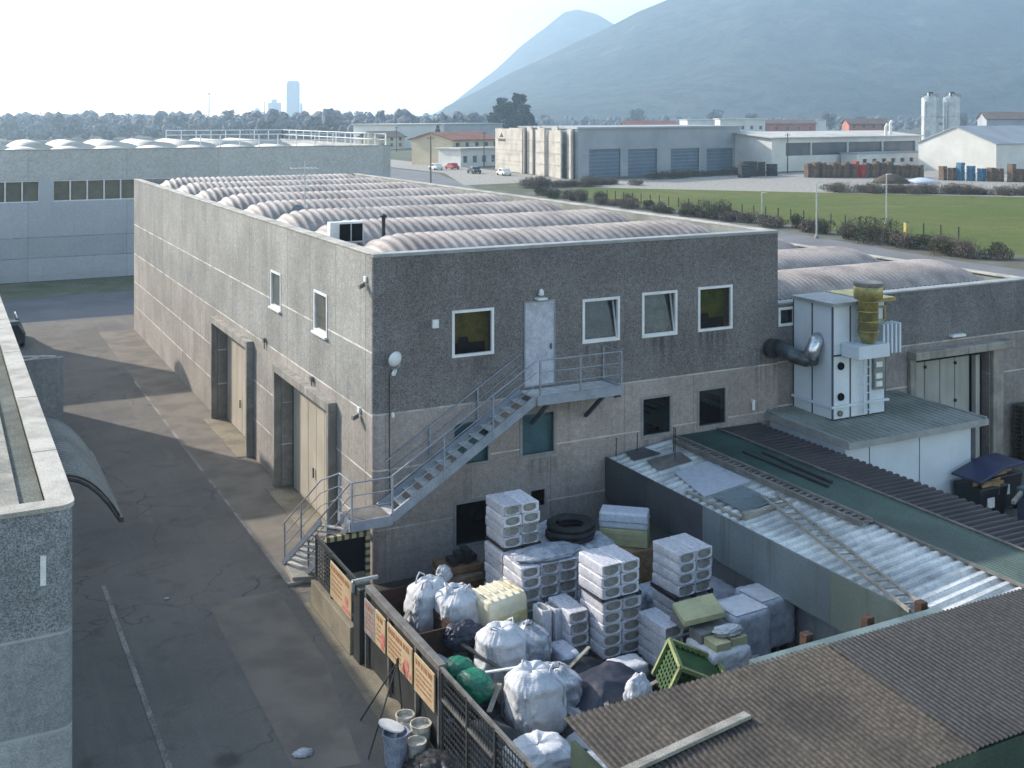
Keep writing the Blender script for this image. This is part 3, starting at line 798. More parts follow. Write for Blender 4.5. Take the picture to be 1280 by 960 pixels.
mb.build('roller', 'dark_metal', gt)
mb = MB(); mb.box(18.95, -.38, 3.95, 23.75, .015, 4.22); mb.box(18.95, -.14, .02, 19.22, .015, 3.946); mb.box(22.98, -.12, .02, 23.5, .015, 3.946); mb.build('gate_surround', 'concrete', wing, bevel=.03)
mb = MB(); mb.box(20.9, -.16, 4.52, 21.55, .016, 4.6); mb.build('gate_lamp', 'white', wing)

# ------------------------------------------------------------------ near left building (only its corner is in view)
NH = 6.2; NX = -8.20; NY = -9.25; NL = 27.0
near = thing('industrial_building', 'near grey aggregate building with pale flat roof and curved canopy over the street', 'building', (NX, NY, 0))
cr = .22
poly = [(NX - 14, NY), (NX - cr, NY)] + [(NX - cr + cr * sin(t), NY + cr - cr * cos(t)) for t in [i * pi / 2 / 6 for i in range(1, 7)]] + [(NX, NL), (NX - 14, NL)]
mb = MB()
for (a, b) in zip(poly, poly[1:]): mb.quad((*a, 0), (*b, 0), (*b, NH), (*a, NH))
mb.quad((NX - 14, NL, 0), (NX - 14, NY, 0), (NX - 14, NY, NH), (NX - 14, NL, NH))
mb.build('wall', 'near_wall', near)
def ring(p, w):
    mb = MB()
    q = [(NX - 14, NY - w), (NX - cr, NY - w)] + [(NX - cr + (cr + w) * sin(t), NY + cr - (cr + w) * cos(t)) for t in [i * pi / 2 / 6 for i in range(1, 7)]] + [(NX + w, NL)]
    i_ = [(NX - 14, NY + .34)] + [(NX - .36, NY + .34)] * 7 + [(NX - .36, NL)]
    for k in range(len(q) - 1):
        mb.hull8([(*q[k], NH), (*q[k + 1], NH), (*i_[k + 1], NH), (*i_[k], NH)], [(*q[k], NH + .07), (*q[k + 1], NH + .07), (*i_[k + 1], NH + .07), (*i_[k], NH + .07)])
    return mb
ring(0, .03).build('coping', 'cap_pale', near)
mb = MB()
for yy in (-6.2, -2.0, 3, 8, 13): mb.box(NX - .365, yy - .015, NH + .068, NX + .034, yy + .015, NH + .074)
mb.build('coping_seam', 'grey_metal', near)
mb = MB(); mb.box(NX - .72, NY + .345, NH - .16, NX - .365, NL, NH - .06); rr = mb.build('gutter', 'gravel_strip', near)
mb = MB(); mb.box(NX - 14, NY + .345, NH - .14, NX - .725, NL, NH + .02); mb.build('roof', 'near_roof', near)
mb = MB(); mb.box(NX - 14, 22.3, NH + .08, NX - .45, NL - .02, 8.95); mb.build('raised_part', 'near_wall', near)
mb = MB(); mb.box(NX - .47, NY - .03, 5.12, NX - .39, NY - .001, 5.56); mb.build('tag_plate', 'white', near)
# curved translucent canopy on its street side
mb = MB(); n, k = 160, 10; vs = []
y0, y1 = -6.75, -2.6
for i in range(n + 1):
    y = y0 + (y1 - y0) * i / n
    for j in range(k + 1):
        q = j / k
        vs.append((NX + .02 + 1.0 * q, y + .0, 5.95 - .84 * q ** 2.2 + .028 * cos(i * 2 * pi / 6)))
mb.add(vs, [(i * (k + 1) + j, (i + 1) * (k + 1) + j, (i + 1) * (k + 1) + j + 1, i * (k + 1) + j + 1) for i in range(n) for j in range(k)])
cn = mb.build('canopy', M('canopy sheet', (.17, .165, .15), (.11, .11, .10), 1.5, 20, .15, .5, spec=.4), near, smooth=True)
mb = MB(); mb.bar((NX + 1.02, y0 - .1, 5.08), (NX + 1.02, y1 + .1, 5.08), .08); mb.build('canopy_rail', 'dark_metal', cn)
for y in (y0, (y0 + y1) / 2, y1):
    mb = MB(); mb.tube([(NX + .0 + 1.0 * q / 6, y, 5.90 - .84 * (q / 6) ** 2.2) for q in range(7)], .03, 6); mb.build('canopy_rib', 'dark_metal', cn)

# next hall along the street, outside the frame; its vault throws the far shadow on the street
nx_ = thing('industrial_hall', 'vaulted grey hall at the far left corner of the street', 'building', (-9.5, 41, 0))
mb = MB(); pr = [(38.4, 0), (43.3, 0), (43.3, 9.3), (42.2, 9.75), (41, 9.6), (39.6, 9.2), (38.4, 8.6)]
mb.add([(-9.0, y, z) for y, z in pr] + [(-24, y, z) for y, z in pr], [tuple(range(7)), tuple(reversed(range(7, 14)))] + [(i, 7 + i, 7 + (i + 1) % 7, (i + 1) % 7) for i in range(7)])
mb.build('wall', 'near_wall', nx_)
# boundary wall jutting into the street further back
mb = MB(); mb.box(-8.2, 19.3, 0, -5.62, 19.6, 2.75); bw = mb.build('boundary_wall', 'near_wall', bevel=.01)
tag(bw, 'grey concrete wall jutting into the street from the near left building', 'wall')
mb = MB(); mb.bar((-8.0, 19.25, 3.0), (-5.9, 19.25, 2.83), .05); mb.bar((-8.0, 19.25, 2.66), (-6.5, 19.25, 2.84), .05)
tag(mb.build('wall_bracket', 'white', origin=(-7, 19.25, 2.7)), 'pale steel strut fixed on top of the jutting grey wall', 'bracket')

# ------------------------------------------------------------------ far left building across the street
FY = 61.5; FX0 = -45; FX1 = 24.2; FH = 9.6
far = thing('industrial_building', 'long concrete building, bluish with haze, across the far street with strip windows and white roof vaults', 'building', (0, FY, 0))
fw = [(-3.3 - 12.4 * 1, -3.3 - 12.4 + 11.2, 5.82, 7.35)]
strips = [(-14.6, -3.25, 5.8, 7.36), (-2.3, 9.6, 5.8, 7.36)]
mb = MB(); wall(mb, 'y', FY, FX0, FX1, 0, FH, strips, .3); mb.build('front_wall', 'far_wall', far)
mb = MB(); mb.box(FX0, FY + .5, 9.0, FX1 - .2, FY + 34, 9.2); mb.build('roof', 'far_roof', far)
mb = MB(); mb.quad((FX1, FY, 0), (FX1, FY + 34, 0), (FX1, FY + 34, FH), (FX1, FY, FH)); mb.quad((FX0, FY + 34, 0), (FX1, FY + 34, 0), (FX1, FY + 34, FH), (FX0, FY + 34, FH)); mb.build('rear_wall', 'far_wall', far)
mb = MB(); mb.box(FX0, FY - .04, FH, FX1 + .04, FY + .4, FH + .06); mb.build('coping', 'cap', far)
for a, b, z0, z1 in strips:
    n = 10; w_ = (b - a) / n
    f = MB()
    for i in range(n + 1): f.box(a + i * w_ - .05, FY + .06, z0, a + i * w_ + .05, FY + .16, z1)
    f.box(a, FY + .05, z0, b, FY + .18, z0 + .07); f.box(a, FY + .05, z1 - .07, b, FY + .18, z1)
    fr = f.build('window', 'white_frame', far)
    g = MB(); g.quad((a, FY + .12, z0), (b, FY + .12, z0), (b, FY + .12, z1), (a, FY + .12, z1)); g.build('pane', 'glass', fr)
    g = MB(); g.quad((a, FY + .29, z0), (b, FY + .29, z0), (b, FY + .29, z1), (a, FY + .29, z1)); g.build('blind', 'blind_beige', fr)
for row, (ya, yb) in enumerate(((FY + 1.2, FY + 10), (FY + 12, FY + 30))):
    for i in range(18):
        xc = -34 + i * 3.35 + row * 1.5
        if xc > 20: continue
        mb = MB(); vault_y(mb, ya, yb, xc, 3.2, 9.2, .44 if row == 0 else .62); mb.build('roof_vault', 'barrel_far', far, smooth=True)
def guard(x0, y0, x1, y1, z, n):
    mb = MB(); a = Vector((x0, y0, z)); b = Vector((x1, y1, z))
    for k in (.5, 1.0): mb.bar(a + Vector((0, 0, k)), b + Vector((0, 0, k)), .07)
    for i in range(n + 1):
        p = a.lerp(b, i / n); mb.bar(p, p + Vector((0, 0, 1.0)), .07)
    mb.build('guardrail', 'white', far)
guard(FX1 - .3, FY + .3, FX1 - .3, FY + 32, FH, 12); guard(11.5, FY + 32, FX1 - .3, FY + 32, FH, 8); guard(8.5, FY + .5, FX1 - .3, FY + .4, FH + .05, 10)

# parked vehicle at the far end of the street
car = thing('parked_car', 'dark parked car with pale roof rails at the far end of the street', 'car', (-6.75, 38.2, 0))
prof = [(-.9, .35), (-.92, .75), (-.84, .95), (-.6, 1.42), (.6, 1.42), (.84, .95), (.92, .75), (.9, .35)]
mb = MB(); n = len(prof)
ys = [(-2.1, .9, .8), (-1.9, 1, 1), (-1.0, 1, 1.0), (.6, 1, 1.0), (1.3, 1, .68), (2.1, .9, .62)]
vs = []
for y, sx, sz in ys: vs += [(-6.75 + x * sx, 38.2 + y, .35 + (z - .35) * sz) for x, z in prof]
fs = [(i * n + j, i * n + (j + 1) % n, (i + 1) * n + (j + 1) % n, (i + 1) * n + j) for i in range(len(ys) - 1) for j in range(n)] + [tuple(range(n)), tuple(reversed(range((len(ys) - 1) * n, len(ys) * n)))]
mb.add(vs, fs); mb.build('body', 'car_dark', car, smooth=True, bevel=.03)
for sx in (-1, 1):
    for sy in (-1.3, 1.35):
        mb = MB(); mb.lathe((-6.75 + sx * .8, 38.2 + sy, .33), [(.0, -.1), (.3, -.1), (.33, -.06), (.33, .06), (.3, .1), (0, .1)], 16, Matrix.Rotation(pi / 2, 3, 'Y')); mb.build('wheel', 'rubber', car, smooth=True)
    mb = MB(); mb.bar((-6.75 + sx * .55, 36.9, 1.5), (-6.75 + sx * .55, 38.9, 1.5), .06); mb.build('roof_rail', 'white', car)
mb = MB(); mb.quad((-7.2, 36.23, .95), (-6.3, 36.23, .95), (-6.25, 36.34, 1.28), (-7.25, 36.34, 1.28)); mb.build('rear_window', 'far_glass', car)

# ------------------------------------------------------------------ sheds
def ribbed(mb, xa, ya, xb, yb, za, zb, along, per, amp, gapz=0.0, prof='trap'):
    """corrugated sheet; `along`='x': ribs run along x, the profile waves along y (z goes za->zb along x); 'y' the reverse"""
    if along == 'x': L_ = yb - ya
    else: L_ = xb - xa
    n = max(2, int(abs(L_) / per)); pts = []
    for i in range(n):
        for q, h in ((0, 0), (.12, 0), (.3, 1), (.62, 1), (.8, 0)):
            pts.append(((i + q) / n, h * amp))
    pts.append((1, 0)); vs = []
    for f_, h in pts:
        if along == 'x':
            y = ya + L_ * f_; vs += [(xa, y, za + h), (xb, y, zb + h)]
        else:
            x = xa + L_ * f_; vs += [(x, ya, za + h), (x, yb, zb + h)]
    k = len(pts)
    mb.add(vs, [(2 * i, 2 * i + 1, 2 * i + 3, 2 * i + 2) for i in range(k - 1)])

shed = thing('lean_to_shed', 'low shed with white, green and brown corrugated roof strips joining the hall', 'shed', (9.5, -6, 0))
SY0, SY1 = -12.1, -.04
mb = MB(); ribbed(mb, 7.05, SY0, 9.5, SY1, 2.29, 2.57, 'x', .30, .065); mb.build('white_roof', 'pvc_white', shed)
mb = MB(); ribbed(mb, 9.42, SY0 - .9, 11.02, SY1, 2.62, 2.62, 'y', .10, .018); mb.build('green_roof', 'pvc_green', shed)
mb = MB(); ribbed(mb, 10.98, SY0 - .9, 12.55, SY1, 2.62, 2.60, 'x', .24, .06); mb.build('brown_roof', 'pvc_brown', shed)
mb = MB(); mb.box(9.36, SY0 - .9, 2.625, 9.42, SY1, 2.68); mb.box(10.95, SY0 - .9, 2.66, 11.0, SY1, 2.70); mb.build('roof_trim', 'grey_metal', shed)
mb = MB(); mb.box(6.99, -4.6, 1.2, 7.03, SY1, 2.36); mb.build('dark_fascia', 'fascia_dark', shed)
mb = MB(); mb.box(6.99, -9.1, 1.2, 7.03, -4.604, 2.36); mb.build('fascia', 'fascia', shed)
mb = MB(); mb.box(6.99, -11.4, 1.2, 7.03, -9.104, 2.36); mb.build('grey_fascia', M('olive fascia sheet', (.20, .225, .195), (.15, .175, .15), .5, 30, .1, .55, streak=.4), shed)
mb = MB(); mb.box(7.5, -11.6, 0, 7.6, SY1, 2.2); mb.box(12.4, SY0 - .9, 0, 12.5, SY1, 2.55); mb.box(7.6, SY0 - .9, 0, 12.4, SY0 - .8, 2.3); mb.build('wall', 'shed_wall', shed)
mb = MB(); mb.box(7.30, -11.6, 0, 7.42, -11.45, 2.2); mb.build('post', 'wood_dark', shed)
mb = MB(); mb.box(7.30, -9.7, 0, 7.38, -9.6, 2.2); mb.build('post', 'cap', shed)
# ridge strip of openings and loose things on the roof
mb = MB(); mb.box(8.93, -8.0, 2.62, 9.02, -.6, 2.74); mb.box(9.26, -8.0, 2.66, 9.34, -.6, 2.76)
for i in range(34): mb.box(9.02, -8.0 + i * .22, 2.68, 9.26, -8.0 + i * .22 + .08, 2.72)
tag(mb.build('cable_tray', 'grey_metal', bevel=.004), 'long weathered steel cable tray lying between the white and green roofs', 'cable tray')
lad = thing('ladder', 'grey wooden ladder lying slantwise across the white corrugated roof', 'ladder', (7.9, -8.7, 2.5))
A, B = Vector((8.6, -5.2, 2.56)), Vector((7.02, -11.5, 2.46))
sd = (B - A).cross(Vector((0, 0, 1))).normalized() * .2
for s in (-1, 1):
    mb = MB(); mb.bar(A + sd * s, B + sd * s, .05, .07); mb.build('rail', 'plank', lad)
for i in range(18):
    p = A.lerp(B, (i + .6) / 18.5); mb = MB(); mb.bar(p + sd, p - sd, .03); mb.build('rung', 'plank', lad)
mb = MB(); ribbed(mb, 7.5, -5.6, 8.5, -4.3, 2.43, 2.55, 'x', .09, .02)
tag(mb.build('loose_sheet', 'fascia'), 'small dark corrugated sheet lying on the white shed roof', 'sheet')
mb = MB(); mb.box(7.25, -5.95, 2.37, 8.9, -5.8, 2.55); mb.box(7.2, -5.8, 2.36, 7.3, -3.6, 2.41)
tag(mb.build('batten', 'plank'), 'pale batten frame beside the dark loose sheet on the white roof', 'batten')
mb = MB(); mb.add([(7.3, -4.2, 2.385), (8.5, -4.2, 2.53), (8.9, -2.2, 2.575), (8.7, -5.7, 2.55), (8.0, -5.75, 2.47)], [(0, 4, 3, 2, 1)])
mb.box(7.3, -4.2, 2.37, 8.7, -2.6, 2.375)
vs = [(7.35, -4.2, 2.40), (8.9, -4.2, 2.57), (8.9, -2.3, 2.57), (7.75, -2.3, 2.44)]
mb2 = MB(); mb2.hull8([(x, y, z) for x, y, z in vs], [(x, y, z + .02) for x, y, z in vs])
tag(mb2.build('loose_sheet', 'film_blue'), 'flat pale blue sheet covering part of the white shed roof', 'sheet')
for (a, b, lb) in (((10.6, -2.6, 2.66), (10.5, -5.4, 2.66), 'dark pole lying on the green roof nearer the brown strip'), ((10.15, -2.3, 2.66), (10.2, -5.6, 2.66), 'dark pole lying on the green roof nearer the white strip')):
    mb = MB(); mb.bar(a, b, .09); tag(mb.build('pole', 'dark_metal'), lb, 'pole', 'poles lying on the green roof')
vs = [(7.5, -1.9, 2.42), (8.6, -2.0, 2.55), (8.75, -1.2, 2.565), (7.7, -1.1, 2.445)]
mb = MB(); mb.hull8([(x, y, z) for x, y, z in vs], [(x, y, z + .012) for x, y, z in vs]); tag(mb.build('loose_sheet', 'grey_metal'), 'dark stained sheet on the white shed roof near the facade', 'sheet')
vs = [(7.4, -.9, 2.41), (8.3, -.95, 2.51), (8.2, -.2, 2.5), (7.6, -.15, 2.43)]
mb = MB(); mb.hull8([(x, y, z) for x, y, z in vs], [(x, y, z + .012) for x, y, z in vs]); tag(mb.build('loose_sheet', 'fascia_dark'), 'dark sheet on the white shed roof touching the facade', 'sheet')
# thin rods rising at the wall end
for i, (x, y, z) in enumerate(((7.9, -.3, 3.0), (8.3, -1.6, 3.4), (7.25, -.2, 2.9), (8.75, -.9, 3.2))):
    mb = MB(); mb.tube([(x, y, 2.2), (x + .02, y, z)], .015, 5)
    tag(mb.build('rod', 'dark_metal'), 'thin dark rod standing up from the shed roof by the facade', 'rod', 'rods at the wall end of the shed roof')

# foreground roof over the yard end
fr = thing('lean_to_shed', 'foreground shed with weathered brown corrugated roof closing off the yard', 'shed', (4, -13, 0))
mb = MB(); ribbed(mb, -1.25, -15.3, 4.2, -11.95, 2.36, 2.60, 'y', .105, .025); mb.build('brown_roof', 'tile_brown', fr)
mb = MB(); ribbed(mb, 4.16, -15.3, 10.2, -12.05, 2.395, 2.635, 'y', .105, .025); mb.build('brown_roof', M('shaded brown sheet', (.036, .037, .040), (.024, .025, .028), .55, 14, .35, .7, bump=.2), fr)  # same roof; the right half's bluish shade is put into the sheet colour
mb = MB(); mb.box(-1.2, -15.25, 0, 10, -15.15, 2.32); mb.box(-1.2, -15.1, 0, -1.12, -12.1, 2.3); mb.build('wall', M('green shed boarding', (.05, .08, .06), (.03, .05, .04), 1, 30, .2, .7), fr)
mb = MB(); mb.box(2.6, -12.02, 2.50, 7.2, -11.78, 2.60); mb.build('gutter', M('verdigris gutter', (.16, .21, .21), (.10, .14, .145), 1.5, 30, .2, .5), fr)
mb = MB(); mb.bar((-1.35, -13.55, 2.535), (1.45, -13.15, 2.565), .16, .06)
tag(mb.build('plank', 'plank', bevel=.006), 'long grey plank lying across the brown corrugated roof', 'plank')
mb = MB(); mb.bar((2.9, -11.55, 2.05), (7.0, -11.55, 2.05), .12, .18)
for x in (4.1, 5.6, 7.0): mb.box(x - .09, -11.66, 1.7, x + .09, -11.48, 2.66)
tag(mb.build('guard_rail', 'rust', bevel=.01), 'rusty post and rail barrier behind the foreground roof edge', 'rail')
for (a, b, lb) in (((3.1, -11.3, 1.72), (6.4, -11.3, 1.9), 'white batten lying behind the rusty rail'),):
    mb = MB(); mb.bar(a, b, .07); tag(mb.build('batten', 'white'), lb, 'batten')

# ------------------------------------------------------------------ container with the dust collector
cont = thing('site_cabin', 'white panelled cabin with grey ribbed roof standing against the right wing', 'cabin', (15.7, -1.8, 0))
mb = MB(); ribbed(mb, 12.87, -3.57, 18.5, -.0, 2.80, 2.95, 'y', .24, .045); mb.build('roof', 'grey_sheet', cont)
mb = MB(); mb.box(12.85, -3.6, 2.68, 18.53, -3.55, 2.86); mb.box(12.85, -3.55, 2.68, 12.9, -.02, 2.92); mb.box(18.48, -3.55, 2.68, 18.53, -.02, 2.92); mb.build('roof_edge', 'cap', cont)
for x0, x1 in ((13.0, 13.9), (13.94, 15.9), (15.94, 18.1)):
    mb = MB(); mb.box(x0, -3.3, .05, x1, -3.24, 2.75); mb.build('panel', 'white_panel', cont)
mb = MB(); mb.box(13.0, -3.24, .05, 13.06, -.05, 2.75); mb.build('end_panel', 'white_panel', cont)
mb = MB(); mb.box(18.04, -3.24, .05, 18.1, -.05, 2.75); mb.build('end_panel', 'white_panel', cont)
mb = MB()
for x in (13.88, 15.88): mb.box(x, -3.28, .05, x + .08, -3.2, 2.75)
mb.box(18.1, -3.32, .05, 18.22, -3.2, 2.7); mb.build('panel_joint', 'panel_edge', cont)

dc = thing('dust_collector', 'tall white panelled dust collector tower with yellowish stack and bent duct', 'dust collector', (15.1, -.8, 2.95))
X0, X1, Y0, Y1, Z0, Z1 = 13.97, 16.12, -1.75, -.02, 2.96, 6.38
for x0, x1 in ((X0, 14.66), (14.70, 15.40), (15.44, X1)):
    mb = MB(); mb.box(x0, Y0, Z0, x1, Y0 + .05, Z1); mb.build('front_panel', 'white_panel', dc)
for y0, y1 in ((Y0 + .05, -.9), (-.86, Y1)):
    mb = MB(); mb.box(X0, y0, Z0, X0 + .05, y1, Z1); mb.build('side_panel', 'white_panel', dc)
mb = MB(); mb.box(X1 - .05, Y0 + .05, Z0, X1, Y1, Z1); mb.box(X0 + .05, Y1 - .05, Z0, X1 - .05, Y1, Z1); mb.build('rear_panel', 'white_panel', dc)
mb = MB()
for x in (X0 - .012, 14.655, 15.395, X1 - .03): mb.box(x, Y0 - .012, Z0, x + .05, Y0 + .03, Z1)
mb.box(X0 - .012, -.905, Z0, X0 + .03, -.855, Z1); mb.box(X0 - .012, Y1 - .04, Z0, X0 + .03, Y1, Z1); mb.box(X0 - .02, Y0 - .02, 4.85, X0 + .75, Y0 + .03, 4.9); mb.build('panel_joint', 'panel_edge', dc)
mb = MB(); mb.box(X0 - .02, Y0 - .08, 3.3, X1 + .1, Y0 - .02, 3.37); mb.box(X0 - .08, Y0 - .08, 3.3, X0 - .02, Y1, 3.37); mb.build('band_rail', 'white_panel', dc)
mb = MB(); mb.box(X0 - .12, Y0 - .15, Z1, 15.3, Y1, Z1 + .1); mb.build('roof', 'cap', dc)
mb = MB(); mb.box(15.304, Y0 - .15, Z1 + .01, X1 + .3, Y1, Z1 + .12); mb.build('roof', 'yellow_metal', dc)
cx, cy = 15.0, Y0 - .42
mb = MB(); mb.lathe((cx, cy, 5.0), [(.08, -.02), (.26, .42), (.30, .46), (.30, 1.55), (.43, 1.60), (.43, 2.08), (.36, 2.08), (.36, 1.7)], 20)
for z in (5.6, 5.9, 6.2, 6.5): mb.lathe((cx, cy, z), [(.31, 0), (.325, .02), (.31, .04)], 20)
st = mb.build('stack', 'yellow_metal', dc, smooth=True)
mb = MB(); mb.lathe((cx, cy, 6.98), [(.435, 0), (.445, .02), (.445, .10), (.435, .12)], 20); mb.build('stack_collar', 'grey_metal', st)
mb = MB(); mb.hull8([(14.3, Y0 - .75, 4.86), (15.55, Y0 - .75, 4.86), (15.55, Y0 - .02, 4.86), (14.3, Y0 - .02, 4.86)], [(14.3, Y0 - .75, 5.25), (15.55, Y0 - .75, 5.25), (15.55, Y0 - .02, 5.25), (14.3, Y0 - .02, 5.25)])
mb.build('stack_box', 'white_panel', dc, bevel=.01)
mb = MB(); mb.add([(14.75, Y0 - .76, 5.25), (15.0, Y0 - .77, 5.25), (14.87, Y0 - .55, 5.55)], [(0, 1, 2)]); 
for i in range(5):
    mb2 = MB(); mb2.box(15.62 + i * .17, Y0 - .42, 4.85, 15.69 + i * .17, Y0 - .02, 5.75); mb2.build('cooling_fin', 'white_panel', dc)
mb = MB(); frame_bars(mb, 'y', Y0, 15.6, 16.1, 5.78, 6.25, .06, -.06, -.005); mb.build('hatch_frame', 'yellow_metal', dc)
for z in (4.55, 3.62):
    mb = MB(); mb.lathe((14.28, Y0 - .02, z), [(0, .05), (.11, .05), (.12, 0)], 14, Matrix.Rotation(pi / 2, 3, 'X')); mb.build('port', 'dark', dc)
mb = MB(); mb.lathe((14.25, Y0 - .03, 3.12), [(.05, .05), (.09, .03), (.09, -.03)], 12, Matrix.Rotation(pi / 2, 3, 'X')); mb.build('port', 'grey_metal', dc)
mb = MB()
for x in (15.1, 15.35): mb.bar((x, Y0 - .16, Z0 + .05), (x, Y0 - .16, 4.84), .035)
for i in range(7): mb.bar((15.1, Y0 - .16, 3.15 + i * .26), (15.35, Y0 - .16, 3.15 + i * .26), .025)
mb.build('ladder', 'white_panel', dc)
mb = MB(); mb.box(15.55, Y0 - .12, 3.7, 16.0, Y0 - .005, 4.75); mb.build('control_box', 'grey_sheet', dc, bevel=.01)
mb = MB()
for z in (3.8, 4.05, 4.4): mb.box(15.6, Y0 - .16, z, 15.85, Y0 - .121, z + .16)
mb.build('control_panel', 'white', dc)
mb = MB(); pts = [(13.6, -.02, 4.62), (13.45, -.45, 4.6), (13.35, -.75, 4.58), (13.55, -1.0, 4.56), (13.9, -1.1, 4.6), (14.05, -1.1, 4.62)]
pts = [(13.25, -.05, 4.95), (13.2, -.5, 4.9), (13.25, -.85, 4.78), (13.5, -1.1, 4.7), (13.8, -1.15, 4.72)]
mb.tube(pts, .23, 16)
dk = mb.build('duct', 'duct', dc, smooth=True)
mb = MB(); mb.tube([(13.55, -1.2, 4.78), (13.62, -1.28, 5.02), (13.75, -1.25, 5.22), (13.98, -1.15, 5.3)], .21, 16); mb.build('duct_elbow', 'chrome', dk, smooth=True)
mb = MB(); mb.lathe((13.02, -.12, 4.9), [(.0, .1), (.29, .1), (.29, -.06), (0, -.08)], 18, Matrix.Rotation(pi / 2, 3, 'X')); mb.build('duct_flange', 'dark_metal', dk)

# bins, tank and pallets on the right yard
def wheelie(x, y, label, tilt):
    t = thing('waste_container', label, 'waste container', (x, y, 0), 'waste containers beside the cabin')
    mb = MB(); mb.hull8([(x - .5, y - .42, .12), (x + .5, y - .42, .12), (x + .5, y + .42, .12), (x - .5, y + .42, .12)], [(x - .62, y - .5, 1.15), (x + .62, y - .5, 1.15), (x + .62, y + .5, 1.15), (x - .62, y + .5, 1.15)]); mb.build('body', 'bin_black', t, bevel=.04)
    mb = MB(); mb.box(x - .28, y - .49, .55, x + .02, y - .455, .85); mb.build('label_plate', 'white', t)
    mb = MB(); a = radians(tilt); dx, dz = cos(a) * 1.3, sin(a) * 1.3
    mb.hull8([(x - .64, y - .53, 1.32), (x - .64, y + .53, 1.32), (x - .64 + dx, y + .53, 1.32 + dz), (x - .64 + dx, y - .53, 1.32 + dz)], [(x - .64, y - .53, 1.39), (x - .64, y + .53, 1.39), (x - .64 + dx, y + .53, 1.39 + dz), (x - .64 + dx, y - .53, 1.39 + dz)]); mb.build('lid', 'blue_lid', t, bevel=.02)
    for i in range(5):
        a_ = random.uniform(-.4, .4); c_ = Vector((x + random.uniform(-.35, .35), y + random.uniform(-.4, -.1), 1.1))
        mb = MB(); d = Vector((cos(a_), sin(a_), random.uniform(-.2, .4))).normalized(); mb.bar(c_ - d * .3, c_ + d * .3, .02, .34); mb.build('cardboard', 'cardboard', t)
    for sx in (-.42, .42):
        mb = MB(); mb.lathe((x + sx, y - .36, .1), [(0, -.03), (.1, -.03), (.1, .03), (0, .03)], 12, Matrix.Rotation(pi / 2, 3, 'Y')); mb.build('wheel', 'rubber', t)
wheelie(17.75, -3.95, 'black waste container overflowing with cardboard, blue lid propped steeply open', 15)
wheelie(19.15, -3.35, 'black waste container with cardboard under its nearly level blue lid', 3)
bt = thing('storage_tank', 'grey blue plastic tank with a white label behind the brown roof', 'tank', (18.9, -5.3, 0))
mb = MB(); mb.hull8([(18.3, -5.9, 0), (19.6, -5.9, 0), (19.6, -4.8, 0), (18.3, -4.8, 0)], [(18.25, -5.95, 1.2), (19.65, -5.95, 1.2), (19.65, -4.75, 1.2), (18.25, -4.75, 1.2)]); mb.build('body', 'bin_grey', bt, bevel=.07)
mb = MB(); mb.box(18.75, -5.97, .75, 19.4, -5.94, 1.05); mb.build('label_plate', 'white', bt)
mb = MB(); mb.bar((17.6, -5.2, .95), (19.6, -4.5, 1.3), .1); tag(mb.build('beam', 'plank'), 'pale beam leaning over the grey blue tank', 'beam')

def pallet(name, label, x, y, z, sx=1.2, sy=.8, h=.144, group=None, mat='wood'):
    mb = MB()
    for i in range(7): mb.box(x - sx / 2, y - sy / 2 + i * sy / 7 + .008, z + h - .022, x + sx / 2, y - sy / 2 + (i + 1) * sy / 7 - .008, z + h)
    for q in (-1, 0, 1):
        mb.box(x + q * (sx / 2 - .06) - .05, y - sy / 2, z + h - .045, x + q * (sx / 2 - .06) + .05, y + sy / 2, z + h - .0225)
        for r_ in (-1, 0, 1): mb.box(x + q * (sx / 2 - .06) - .05, y + r_ * (sy / 2 - .06) - .05, z + .0225, x + q * (sx / 2 - .06) + .05, y + r_ * (sy / 2 - .06) + .05, z + h - .0455)
        mb.box(x + q * (sx / 2 - .06) - .05, y - sy / 2, z, x + q * (sx / 2 - .06) + .05, y + sy / 2, z + .022)
    return tag(mb.build(name, mat), label, 'pallet', group)
base = None
ordn = ['bottom', 'second from bottom', 'third from bottom', 'fourth from bottom', 'fifth from bottom', 'sixth from bottom', 'seventh from bottom', 'eighth from bottom', 'ninth from bottom', 'tenth from bottom', 'eleventh from bottom', 'twelfth from bottom', 'topmost']
for i in range(13):
    if base is None: base = pallet('pallet', '', 24.45, -.55, 0, 1.2, .8, mat='wood_dark'); o = base
    else: o = base.copy(); COL.objects.link(o)
    o.location = (24.5 + random.uniform(-.03, .03), -.55 + random.uniform(-.03, .03), i * .147)
    tag(o, 'brown wooden pallet, %s in the stack beside the grey gate' % ordn[i], 'pallet', 'pallets stacked beside the grey gate')

